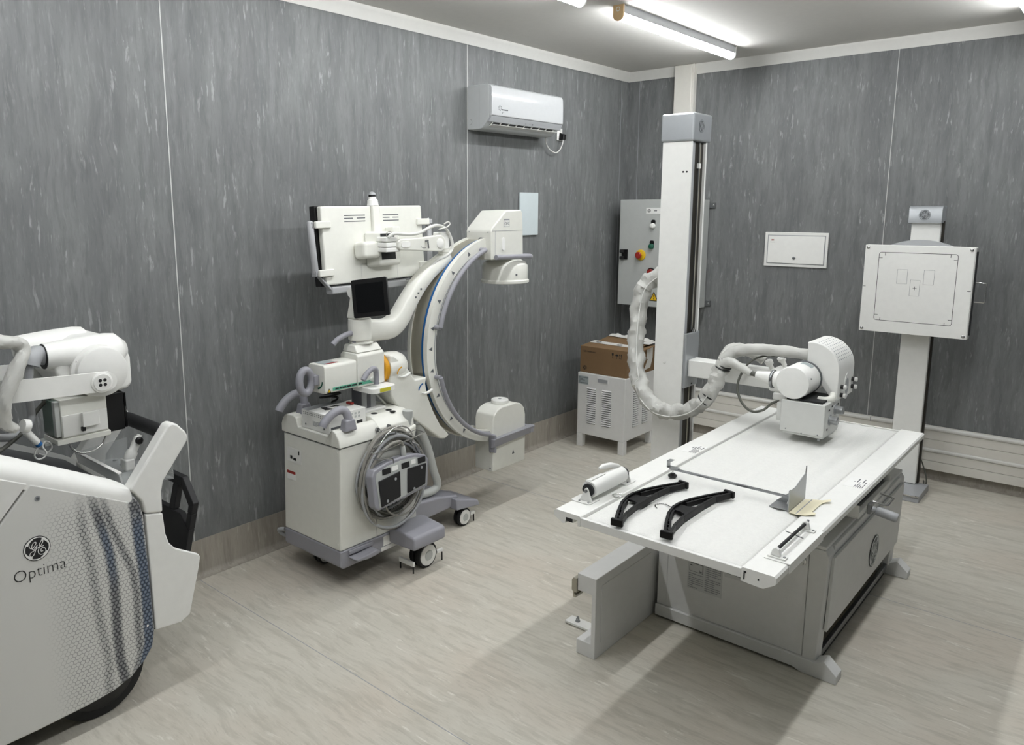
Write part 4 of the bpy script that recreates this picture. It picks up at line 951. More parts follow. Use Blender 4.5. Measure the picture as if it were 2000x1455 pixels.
    lines(FX(.5231, -3.555, .928), .06, .013, .19, .023, 1, g, 'ink', seed=41, th=.7); lines(FX(.5271, -3.555, .928), .2, .013, .29, .023, 1, g2, 'ink', seed=42, th=.7)
    w = MB().plate([(.012, .004), (.036, .004), (.024, .026)], S1, 0, .0008).obj('warning_triangle', 'ink', arm, sm=0); MB().plate([(.016, .007), (.032, .007), (.024, .021)], S1, .0009, .0013).obj('triangle_field', 'yellow', w, sm=0)
    Zt = FZ(.40, -3.555, 1.0642); rl = MB().rect(Zt, .02, .02, .10, .10, 0, .0008).obj('top_label', 'label_grey', arm, sm=0); MB().rect(Zt, .085, .03, .10, .10, .0009, .0013).obj('label_header', 'red', rl, sm=0)
    A = FY(.40, -3.5552, .928); b = MB(); b.ribbon(arcpts(.065, .062, .040, -85, -5, 8), .004, A, .0006); b.obj('turn_arrow', 'green', arm, sm=0, open_=True)
    lp = [(.46, -3.618+.034*math.cos(a), .992+.054*math.sin(a)) for a in [2*PI*k/20 for k in range(20)]]
    h = MB().tube(catmull(lp, 2, True), .018, 12, closed=True).obj('brake_ring', 'grey_plastic', t, sm=70)
    MB().box(.435, -3.585, .968, .485, -3.5555, 1.018).obj('ring_mount', 'grey_plastic', h, bev=.006)
    MB().tube(catmull([(.56, -3.272, .936), (.56, -3.272, .985), (.562, -3.278, 1.010), (.566, -3.305, 1.016), (.57, -3.34, 1.0), (.572, -3.366, .972)], 6), .0135, 12).obj('lock_lever', 'grey_plastic', t, sm=60)
    MB().cyl((.526, -3.272, .955), (.556, -3.272, .955), .012, n=12).obj('lever_pivot', 'white', t)
    pl = MB().prism(rrect(.43, -3.33, .60, -3.17, .03), 'z', .898, .924).obj('swivel_plate', 'white', t, bev=.003)
    MB().box(.6002, -3.285, .902, .6015, -3.215, .920).obj('swivel_scale', 'lime', pl, sm=0)
    MB().tube(catmull([(.455, -3.315, 1.110), (.455, -3.312, 1.165), (.452, -3.325, 1.182), (.45, -3.36, 1.180), (.447, -3.41, 1.163), (.444, -3.44, 1.140)], 6), .013, 12).obj('lock_lever', 'grey_plastic', t, sm=60)
    # ---- pivot and yoke to the ring
    MB().lathe((.465, -3.1845, .985), 'y', [(.070, 0), (.074, .004), (.074, .026)], 32).obj('pivot_scale', 'orange', t)
    MB().lathe((.468, -3.1565, .985), 'y', [(.077, 0), (.078, .06), (.074, .10), (.06, .13), (.03, .15)], 36).obj('pivot_drum', 'ivory', t)
    yk = [(-3.157, 1.058), (-3.13, 1.052), (-3.078, 1.014), (-3.03, .965), (-2.985, .905), (-2.896, .905), (-2.907, .87), (-2.892, .80), (-2.850, .71), (-2.795, .62), (-2.725, .55), (-2.76, .535), (-2.80, .545), (-3.11, .785), (-3.157, .85)]
    yoke = MB().prism(yk, 'x', .408, .537).obj('yoke', 'ivory', t, bev=.010, seg=3)
    for (c, m, r0) in (((-3.085, .955), 'orange', .035), ((-2.925, .84), 'blue', .035)):
        Y = FX(.5474 if m == 'orange' else .5374, *c); b = MB(); b.ribbon(arcpts(0, 0, r0, 95, 175, 10), .004, Y, .0008); a = b.obj('lock_arc', m, yoke, sm=0, open_=True)
        MB().tube(catmull([(.549, c[0]-.028, c[1]-.008), (.552, c[0]-.005, c[1]-.015), (.555, c[0]+.02, c[1]-.012), (.556, c[0]+.045, c[1]-.002)], 5), [.004]*6+[.0075]*10, 10).obj('lock_knob', 'white2', a, sm=60)
    # ---- the C ring
    cy, cz = -2.30, 1.03
    def ring(x0, x1, r0, r1, a0, a1, nm, m, par, n=44):
        rr = []
        for i in range(n+1):
            a = math.radians(a0+(a1-a0)*i/n); c, s = math.cos(a), math.sin(a)
            rr.append([(x, cy+r*c, cz+r*s) for x, r in ((x0, r0), (x1, r0), (x1, r1), (x0, r1))])
        return MB().loft(rr).obj(nm, m, par, sm=40)
    A0, A1 = 101, 263
    rg = ring(.512, .540, .535, .600, A0, A1, 'ring_flange', 'ivory', t)
    ring(.392, .413, .535, .600, A0, A1, 'ring_flange', 'ivory', t)
    web = ring(.4132, .5118, .545, .592, A0, A1, 'ring_web', 'beige_metal', t)
    ring(.492, .5115, .5922, .5945, A0+3, A1-20, 'angle_scale', 'blue', web)
    ring(.5402, .5424, .541, .546, A0, A1, 'ring_groove', 'grey_mid', rg)
    for a in (118, 134, 152, 167, 178, 190, 205, 223, 237):
        b = MB(); R = math.radians(a); u = Vector((0, -math.sin(R), math.cos(R))); w = Vector((0, math.cos(R), math.sin(R))); c = Vector((.5402, cy+.573*math.cos(R), cz+.573*math.sin(R)))
        pts = [c-w*.012+u*.011, c-w*.012-u*.011, c+w*.013+(u*0)]; b.hexa(pts, [p+Vector((.0008, 0, 0)) for p in pts]).obj('angle_mark', 'ink_soft', rg, sm=0)
    def rail(a0, a1, nm='hand_rail'):
        P = [(.578, cy+.552*math.cos(math.radians(a)), cz+.552*math.sin(math.radians(a))) for a in [a0+(a1-a0)*i/16 for i in range(17)]]
        r = MB().tube(P, .013, 12).obj(nm, 'grey_plastic', t, sm=60)
        for q, k in ((P[0], a0), (P[-1], a1)): MB().cyl((.5408, q[1], q[2]), (.576, q[1], q[2]), .012, n=12).obj('rail_post', 'grey_plastic', r)
    rail(108, 166); rail(194, 256)
    rl = [( .36, cy+.575*math.cos(math.radians(a)), cz+.575*math.sin(math.radians(a))) for a in range(120, 165, 4)]
    r = MB().tube(rl, .013, 10).obj('hand_rail', 'grey_plastic', t, sm=60)
    for q in (rl[0], rl[-1]): MB().cyl((.3915, q[1], q[2]), (.362, q[1], q[2]), .011, n=10).obj('rail_post', 'grey_plastic', r)
    MB().lathe((.3915, -2.885, 1.0), (-1, -.25, -.1), [(.03, 0), (.03, .07), (.024, .072), (.024, .15), (.016, .155), (.016, .21)], 18).obj('laser_port', 'grey_mid', t)
    # ---- image detector head
    hx0, hx1 = .447, .582
    hp = [(-2.425, 1.495), (-2.43, 1.655), (-2.42, 1.672), (-2.30, 1.768), (-2.16, 1.772), (-2.145, 1.755), (-2.14, 1.655), (-2.135, 1.50)]
    head = MB().prism(hp, 'x', hx0-.05, hx1).obj('detector_housing', 'ivory', t, bev=.008, seg=3)
    D = FX(hx1+.0002, 0, 0)
    MB().rect(D, -2.423, 1.655, -2.147, 1.6575, 0, .0006).rect(D, -2.395, 1.50, -2.3935, 1.655, 0, .0006).obj('housing_seam', 'ink_pale', head, sm=0)
    MB().plate(rrect(-2.337, 1.545, -2.310, 1.620, .013), D, 0, .006).obj('release_button', 'white', head, bev=.002)
    bd = MB().rect(D, -2.318, 1.678, -2.268, 1.722, 0, .0008).obj('brand_badge', 'ink_pale', head, sm=0); MB().rect(D, -2.316, 1.680, -2.27, 1.714, .0009, .0012).obj('badge_field', 'white2', bd, sm=0)
    text('badge_text', 'OEC', frame((hx1+.0016, -2.314, 1.687), (0, 1, 0), (0, 0, 1)), .026, 'ink_soft', bd, sx=.85)
    for y, x in ((-2.428, .42), (-2.428, .56)): screw((x, y-.001, 1.65), '-y', .004, head, 'grey_mid')
    MB().lathe((.51, -2.4285, 1.605), Vector((0, -1, 0)), [(.016, 0), (.016, .008), (.010, .010)], 16).obj('lock_screw', 'steel', head)
    bar = MB().tube(catmull([(.61, -2.42, 1.512), (.612, -2.32, 1.510), (.612, -2.18, 1.506), (.605, -2.10, 1.503), (.57, -2.075, 1.503), (.50, -2.075, 1.503)], 6), .0145, 12).obj('detector_handle', 'grey_plastic', t, sm=60)
    MB().cyl((.583, -2.34, 1.511), (.61, -2.34, 1.511), .012, n=10).obj('handle_post', 'grey_plastic', bar)
    dc = (.492, -2.195, 1.352)
    dr = MB().lathe(dc, 'z', [(.136, 0), (.142, .003), (.142, .016), (.138, .018), (.134, .022), (.134, .100), (.122, .120), (.10, .130), (.08, .145)], 44).obj('detector_drum', 'ivory', t)
    k = Vector((.62, -.62, 0)).normalized(); sp = Vector((dc[0], dc[1], 1.405))+Vector((.93, -.37, 0)).normalized()*.1345
    MB().lathe(sp, (.93, -.37, 0), [(.006, 0), (.006, .002)], 12).obj('laser_window', 'grey_dark', dr)
    # ---- x-ray tube at the bottom
    tp = [(-2.385, .25), (-2.385, .555), (-2.376, .592), (-2.345, .618), (-2.30, .630), (-2.17, .630), (-2.12, .616), (-2.088, .585), (-2.075, .54), (-2.075, .25)]
    tb = MB().prism(tp, 'x', .425, .565).obj('tube_tank', 'ivory', t, bev=.008, seg=3)
    MB().lathe((.492, -2.235, .6305), 'z', [(.050, 0), (.052, .003), (.052, .020), (.048, .024)], 30).obj('beam_cap', 'white', tb)
    MB().lathe((.492, -2.235, .6545), 'z', [(.010, 0), (.010, .0012)], 14).obj('cap_mark', 'ink_pale', tb)
    bp = [(.405, .425), (.425, .425), (.425, .452), (.405, .455)]
    bm = MB().hexa([(.582, -2.41, .404), (.594, -2.41, .412), (.594, -2.03, .424), (.566, -2.03, .42), (.566, -2.41, .40)], [(.602, -2.41, .462), (.608, -2.41, .466), (.608, -2.03, .470), (.566, -2.03, .470), (.566, -2.41, .458)]).obj('tank_bumper', 'grey_plastic', t, bev=.005)
    MB().box(.42, -2.0745, .426, .604, -2.04, .468).obj('bumper_end', 'grey_plastic', t, bev=.006)
    MB().box(.545, -2.402, .375, .595, -2.386, .485).obj('bumper_end', 'grey_plastic', t, bev=.006)
    M = FX(.5652, -2.195, .318); MB().plate([(-.011, 0), (.011, 0), (0, .024)], M, 0, .0008).obj('warning_mark', 'ink_soft', tb, sm=0)
    for y, z in ((-2.37, .27), (-2.37, .37)): MB().lathe((.545, -2.3852, z), Vector((0, -1, 0)), [(.005, 0), (.005, .002)], 10).obj('bolt', 'ink_soft', tb)
    # ---- boom and monitor arm
    MB().lathe((.45, -3.268, 1.1285), 'z', [(.060, 0), (.060, .006), (.052, .008), (.052, .014)], 30).obj('boom_socket', 'ivory', t)
    path = catmull([(.45, -3.275, 1.192), (.45, -3.19, 1.183), (.45, -3.09, 1.180), (.45, -3.02, 1.216), (.45, -2.962, 1.285), (.45, -2.885, 1.372), (.45, -2.782, 1.454), (.45, -2.65, 1.520)], 6)
    nP = len(path); sects = []
    for i in range(nP):
        u = i/(nP-1); w = .050*(1-.25*u); h = .054*(1-.40*u); c = .010
        sects.append([(-w+c, -h), (w-c, -h), (w, -h+c), (w, h-c), (w-c, h), (-w+c, h), (-w, h-c), (-w, -h+c)])
    bo = MB().sweep(path, sects).obj('boom', 'ivory', t, sm=50)
    MB().lathe((.45, -3.275, 1.143), 'z', [(.052, 0), (.058, .006), (.058, .092), (.056, .106)], 30).obj('boom_hub', 'ivory', t)
    tw = MB().hexa([(.40, -3.32, 1.2495), (.50, -3.32, 1.2495), (.50, -3.24, 1.2495), (.40, -3.24, 1.2495)], [(.42, -3.305, 1.38), (.47, -3.305, 1.38), (.47, -3.26, 1.38), (.42, -3.26, 1.38)]).obj('screen_post', 'ivory', t, bev=.01)
    MB().lathe((.415, -3.30, 1.375), 'y', [(.024, 0), (.024, .03)], 20).obj('post_knob', 'white', tw)
    for k, (y, z) in enumerate(((-2.93, 1.325), (-2.91, 1.345), (-2.89, 1.365))): MB().rect(FX(.4925, y, z), -.006, -.004, .006, .006, .0, .001).obj('boom_mark', 'ink_soft', bo, sm=0)
    MB().lathe((.455, -2.675, 1.535), 'z', [(.032, 0), (.030, .012), (.034, .014), (.034, .03)], 20).obj('boom_top', 'ivory', t)
    jm = MB().box(.42, -2.725, 1.5655, .478, -2.655, 1.655).obj('joint_block', 'white', t, bev=.006)
    ma = MB().prism(arcpts(-2.765, 1.600, .044, -95, 95, 10)+[(-2.90, 1.632), (-3.05, 1.630), (-3.068, 1.618), (-3.068, 1.588), (-3.05, 1.575), (-2.90, 1.565)], 'x', .480, .515).obj('monitor_arm', 'ivory', t, bev=.006)
    MB().lathe((.5152, -2.768, 1.600), 'x', [(.026, 0), (.026, .003), (.020, .005)], 26).obj('arm_cap', 'white', ma)
    MB().plate(rrect(-3.048, 1.588, -2.985, 1.618, .014), FX(.5152, 0, 0), 0, .003).obj('arm_cap', 'white', ma)
    MB().cyl((.5155, -2.875, 1.615), (.532, -2.875, 1.617), .006, n=10).obj('arm_lever', 'steel', ma); MB().tube([(.53, -2.875, 1.617), (.53, -2.868, 1.578)], .0045, 8).obj('arm_lever', 'alu', ma)
    b = MB(); b.ribbon(arcpts(-2.885, 1.622, .042, 235, 285, 8), .0014, FX(.5154, 0, 0), .0004); b.obj('lever_scale', 'ink_soft', ma, sm=0, open_=True)
    for z in (1.630, 1.603, 1.578): MB().box(.428, -3.135, z-.011, .5, -3.06+.02*(z < 1.62), z+.011).obj('hinge_leaf', 'white', t, bev=.004)
    # ---- monitor (screen towards the wall, back towards the room)
    MM = Matrix.Translation(Vector((.352, -3.066, 1.607))) @ Matrix.Rotation(math.radians(-4), 4, 'Y') @ Matrix.Rotation(math.radians(.5), 4, 'X')
    def mon(b, nm, m, par=t, **k): return b.xf(MM).obj(nm, m, par, **k)
    mo = mon(MB().box(-.034, -.338, -.19, 0, .338, .188), 'monitor_back', 'ivory', bev=.008, seg=3)
    mon(MB().box(-.075, -.350, -.196, -.0345, .350, .192), 'monitor_panel', 'black', bev=.004)
    mon(MB().box(-.0765, -.33, -.18, -.0752, .33, .178), 'screen', 'screen_glass', mo, sm=0)
    FM = FX(.0003, 0, 0)
    for y0, y1 in ((-.20, -.065), (.055, .165)):
        for i, z in enumerate((.142, .128, .113)):
            segs = [(y0, y1)] if i != 1 else [(y0, y0+(y1-y0)*.42), (y0+(y1-y0)*.6, y1)]
            for a, c in segs: mon(MB().rect(FM, a, z-.0022, c, z+.0022, 0, .0006), 'vent_slot', 'grey_dark', mo, sm=0)
    mon(MB().hexa([(0, -.03, -.02), (0, .03, -.02), (0, .028, .19), (0, -.028, .19)], [(.022, -.028, -.02), (.022, .028, -.02), (.018, .022, .19), (.018, -.022, .19)]), 'spine', 'ivory', mo, bev=.006)
    mon(MB().lathe((-.008, 0, .1885), 'z', [(.030, 0), (.026, .028), (.020, .032), (.020, .044)], 20), 'lamp_base', 'white', mo)
    mon(MB().lathe((-.008, 0, .2328), 'z', [(.0185, 0), (.0185, .010)], 20), 'lamp_ring', 'black', mo)
    mon(MB().lathe((-.008, 0, .243), 'z', [(.0185, 0), (.017, .008), (.012, .013), (.004, .016)], 20), 'lamp_dome', 'grey_mid', mo)
    mon(MB().hexa([(0, -.085, -.12), (0, .105, -.12), (0, .105, .06), (0, -.085, .06)], [(.07, -.04, -.115), (.07, .10, -.115), (.07, .10, .04), (.07, -.04, .055)]), 'mount_shell', 'ivory', mo, bev=.014, seg=3)
    mon(MB().box(.001, -.16, -.075, .085, -.045, .01), 'mount_boss', 'ivory', mo, bev=.02, seg=3)
    mon(MB().box(.0705, -.035, -.085, .0715, .06, .045), 'hinge_recess', 'dark', mo, sm=0)
    mon(MB().box(.0, .062, .0, .06, .115, .078), 'mount_tab', 'ivory', mo, bev=.006)
    b = MB(); b.ribbon(rrect(-.115, -.188, .13, -.10, .006), .0006, FM, .0004, True); mon(b, 'cable_cover_seam', 'ink_pale', mo, sm=0, open_=True)
    for s, L in ((-1, .405), (1, .405)):
        y = s*.338
        hb = mon(MB().tube([(-.02, y+s*.055, .112), (-.012, y+s*.06, .10), (-.012, y+s*.052, -.12), (-.02, y+s*.045, -.135)], .016, 10), 'side_handle', 'grip_grey', mo, sm=50)
        for z in (.10, -.13):
            mon(MB().box(-.006, y-.045, z-.017, .014, y+.045, z+.017) if s > 0 else MB().box(-.006, y-.045, z-.017, .014, y+.045, z+.017), 'handle_clamp', 'ivory', hb, bev=.005)
            mon(MB().box(-.03, y+s*.0455-.012, z-.014, .008, y+s*.0455+.022*s+.006, z+.014), 'handle_end', 'grip_grey', hb, bev=.005)
    mon(MB().box(-.05, -.31, -.236, .006, .19, -.200), 'lower_handle', 'grip_grey', mo, bev=.008)
    mon(MB().box(-.045, .192, -.228, .002, .315, -.206), 'lower_handle', 'cabinet_grey', mo, bev=.006)
    mon(MB().hexa([(-.03, -.36, -.165), (0, -.36, -.165), (0, -.30, -.228), (-.03, -.30, -.228)], [(-.03, -.385, -.13), (0, -.385, -.13), (0, -.31, -.20), (-.03, -.31, -.20)]), 'handle_corner', 'grip_grey', mo, bev=.006)
    # cables along the arm
    MB().tube(catmull([(.50, -3.12, 1.640), (.51, -3.09, 1.658), (.505, -3.0, 1.652), (.50, -2.91, 1.656), (.495, -2.82, 1.684), (.49, -2.76, 1.692), (.485, -2.69, 1.672), (.485, -2.645, 1.61), (.485, -2.645, 1.56), (.485, -2.69, 1.53), (.48, -2.75, 1.51), (.475, -2.80, 1.475)], 7), .0085, 10).obj('video_cable', 'cable_white', t, sm=70)
    MB().tube(catmull([(.50, -2.76, 1.672), (.50, -2.70, 1.682), (.50, -2.675, 1.698), (.50, -2.69, 1.71), (.50, -2.72, 1.698)], 6), .004, 8).obj('cable_loop', 'cable_white', t, sm=70)
    MB().tube(catmull([(.495, -3.125, 1.635), (.498, -3.13, 1.66), (.505, -3.115, 1.668), (.508, -3.095, 1.66)], 5), .002, 6).obj('cable_loop', 'cable_grey', t, sm=70)
    # ---- touch panel on the post
    TM = frame((.535, -3.275, 1.358), (.88, .45, .13), (-.24, .04, .97))
    tp_ = MB().plate(rrect(-.092, -.092, .092, .092, .008), TM, -.009, .009).obj('touch_panel', 'black', t, bev=.002)
    MB().plate(rrect(-.072, -.070, .072, .070, .003), TM, .0092, .0098).obj('panel_screen', 'screen_glass', tp_, sm=0)
    MB().box(.465, -3.295, 1.30, .512, -3.262, 1.36).obj('panel_hinge', 'white', t, bev=.006)
    # ---- stay pipe and grip holder
    MB().tube(catmull([(.50, -2.945, .69), (.50, -2.93, .64), (.50, -2.865, .51), (.50, -2.815, .355), (.50, -2.79, .29), (.50, -2.80, .255), (.50, -2.86, .245), (.50, -2.95, .255)], 7), .022, 16).obj('cable_pipe', 'cabinet_grey', t, sm=60)
    MB().box(.465, -2.975, .655, .53, -2.915, .70).obj('pipe_clamp', 'cabinet_grey', t, bev=.012)
    MB().tube(catmull([(.46, -3.22, .885), (.47, -3.16, .82), (.48, -3.11, .76), (.49, -3.08, .70), (.49, -3.10, .60), (.49, -3.105, .5)], 6), .006, 8).obj('thin_cable', 'cable_white', t, sm=60)
    hs = MB().lathe((.635, -3.145, .655), (.02, .05, 1), [(.018, 0), (.022, .02), (.022, .09), (.026, .11), (.026, .135), (.015, .137)], 20).obj('hand_switch', 'cabinet_grey', t)
    MB().hexa([(.61, -3.19, .56), (.66, -3.19, .56), (.66, -3.12, .56), (.61, -3.12, .56)], [(.605, -3.20, .70), (.67, -3.20, .70), (.67, -3.105, .72), (.605, -3.105, .72)]).obj('switch_cradle', 'ivory', t, bev=.012)
    for y in (-3.361, -3.288):
        hk = MB().cyl((.655, y, .745), (.668, y, .745), .010, n=12).obj('cable_hook', 'steel', t); MB().tube([(.668, y, .745), (.70, y, .742), (.708, y, .73), (.708, y, .70)], .0035, 8).obj('hook_wire', 'chrome', hk)
    # ---- coiled cable and basket of the foot switch
    rd = random.Random(5)
    for k in range(10):
        P = []; ry, rz, cyy, czz = .165+.035*rd.random(), .185+.035*rd.random(), -3.305+rd.uniform(-.012, .012), .505+rd.uniform(-.02, .02); ph = rd.uniform(0, 6)
        if k > 7: ry, rz, czz = .19+.01*k/9, .225, .48
        for i in range(36):
            a = 2*PI*i/36; P.append((.672+.0052*k+.007*math.sin(2*a+ph), cyy+ry*math.cos(a)*(1+.03*math.sin(3*a+ph)), czz+rz*math.sin(a)+.01*math.sin(2*a+ph)))
        MB().tube(P, .0062 if k % 3 else .0075, 8, closed=True).obj('coiled_cable', ('cable_grey', 'grey_mid', 'cable_grey', 'cable_dark')[k % 4], t, sm=70)
c_arm()

def foot_switch():
    t = thing('foot_switch', 'grey foot switch with two black pedals hung on the C-arm trolley', 'foot switch', (.74, -3.31, .41))
    M = frame((.755, -3.31, .505), (-.02, 1, -.02), (-.10, -.02, .995))
    out = [(-.185, -.085), (-.192, .06), (-.175, .088), (-.09, .108), (0, .113), (.09, .108), (.165, .088), (.185, .06), (.165, -.07), (.03, -.088), (-.03, -.092), (-.165, -.105)]
    b = MB().plate(out, M, -.028, .022).obj('housing', 'grey_plastic', t, bev=.008)
    MB().plate([(-.172, .045), (-.165, .07), (-.09, .092), (0, .098), (.09, .092), (.155, .070), (.168, .05), (.15, -.058), (.02, -.074), (-.03, -.078), (-.16, -.092)], M, .0222, .024).obj('face_plate', 'cabinet_grey', b, sm=0)
    for p in ([(-.16, .035), (-.02, .05), (-.028, -.07), (-.152, -.09)], [(.03, .05), (.158, .048), (.142, -.052), (.018, -.068)]):
        pd = MB().plate(p, M, .0242, .031).obj('pedal', 'black_soft', t, bev=.004)
        c = (sum(q[0] for q in p)/4, sum(q[1] for q in p)/4)
        for dx, dy in ((.035, .04), (-.025, -.05)):
            o = M @ Vector((c[0]+dx, c[1]+dy, .031)); MB().lathe(o, M.col[2].xyz, [(.007, 0), (.007, .0015)], 12).obj('pedal_screw', 'grey_mid', pd)
    for x0 in (-.13, -.005, .105): MB().rect(M, x0, .055, x0+.052, .082, .0242, .026).obj('grip_pad', 'black_soft', t, sm=0)
    MB().rect(M, -.07, .06, -.03, .082, .0242, .0255).obj('switch_label', 'label', t, sm=0)
    MB().rect(M, .06, .062, .09, .084, .0242, .0255).obj('switch_label', 'label', t, sm=0)
    # wire basket
    w = MB().tube(catmull([(.715, -3.43, .68), (.735, -3.41, .70), (.735, -3.365, .74), (.735, -3.30, .76), (.735, -3.235, .74), (.735, -3.20, .69), (.73, -3.205, .655)], 6), .0036, 8).obj('wire_hanger', 'chrome', t, sm=60)
    for P in ([(.70, -3.46, .672), (.755, -3.46, .668), (.755, -3.14, .70), (.70, -3.14, .705), (.70, -3.46, .672)], [(.74, -3.46, .645), (.76, -3.44, .64), (.76, -3.40, .635), (.765, -3.36, .622), (.768, -3.36, .60)], [(.74, -3.21, .665), (.765, -3.19, .65), (.768, -3.185, .622)]):
        MB().tube(P, .003, 8).obj('basket_wire', 'chrome', w, sm=30)
    MB().lathe((.745, -3.275, .61), (.05, -.1, 1), [(.014, 0), (.015, .02), (.012, .05), (.010, .055)], 14).obj('strain_relief', 'cabinet_grey', t)
    MB().tube(catmull([(.748, -3.278, .66), (.752, -3.30, .69), (.75, -3.36, .69), (.745, -3.42, .655), (.735, -3.465, .60), (.72, -3.48, .54)], 6), .0075, 10).obj('switch_cable', 'cable_grey', t, sm=60)
    MB().tube(catmull([(.74, -3.40, .43), (.735, -3.37, .36), (.73, -3.30, .315), (.725, -3.22, .31), (.72, -3.16, .35), (.715, -3.12, .44), (.71, -3.12, .5)], 6), .0045, 8).obj('switch_cable', 'cable_grey', t, sm=60)
foot_switch()

def power_unit():
    t = thing('electronics_box', 'small white box-shaped device with vent holes on top of the C-arm trolley', 'device', (.46, -3.47, .75))
    x0, x1, y0, y1, z0, z1 = .362, .570, -3.575, -3.352, .7492, .838
    b = MB().box(x0, y0, z0, x1, y1, z1).obj('case', 'white2', t, bev=.002)
    F = FY(x0, y0, z0)
    v = MB()
    for i in range(13):
        for j in range(2): v.rect(F, .012+i*.0145, .068+.008*j, .019+i*.0145, .071+.008*j, 0, .0006)
    v.obj('vent_holes', 'ink_soft', b, sm=0)
    lines(F, .085, .02, .135, .045, 6, b, 'ink_pale', seed=51)
    for u in (.03, .17): MB().lathe((x0+u, y0-.0002, z0+.02), Vector((0, -1, 0)), [(.005, 0), (.005, .001)], 10).obj('screw', 'steel', b)
    Z = FZ(x0, y0, z1)
    MB().plate([(.055, .07), (.11, .055), (.125, .09), (.16, .10), (.16, .15), (.07, .155), (.075, .11)], Z, 0, .0008).obj('lid_print', 'ink', b, sm=0)
    MB().plate([(.085, .085), (.12, .10), (.145, .115), (.135, .14), (.09, .135)], Z, .0009, .0014).obj('lid_print_light', 'label', b, sm=0)
    MB().rect(Z, .0, .0, .055, .223, 0, .0006).obj('lid_band', 'grey_mid', b, sm=0)
    S = FX(x1, y0, z0)
    for i in range(2):
        for j in range(3): MB().rect(S, .13+.022*j, .05+.016*i, .142+.022*j, .06+.016*i, 0, .0008).obj('button', 'cabinet_grey', b, sm=0)
    MB().rect(S, .165, .02, .20, .034, 0, .001).obj('display', 'ink', b, sm=0); MB().rect(S, .01, .02, .09, .03, 0, .0008).obj('paper_slot', 'ink_soft', b, sm=0)
    c = thing('cable_bundle', 'bundle of black cable lying on the small white device', 'cable', (.40, -3.45, .839))
    P = [(.375+.022*math.cos(a*.7)+.002*a, -3.42+.045*math.sin(a), .846+.004*a+.010*abs(math.sin(a*.5))) for a in [i*.5 for i in range(26)]]
    MB().tube(P, .0055, 8).obj('cord', 'black', c, sm=60)
    r = MB().box(.452, -3.378, .8395, .492, -3.358, .850).obj('cord_clip', 'red', None, bev=.004); tag(r, 'small dark red clip lying behind the black cable on the white device', 'clip')
power_unit()

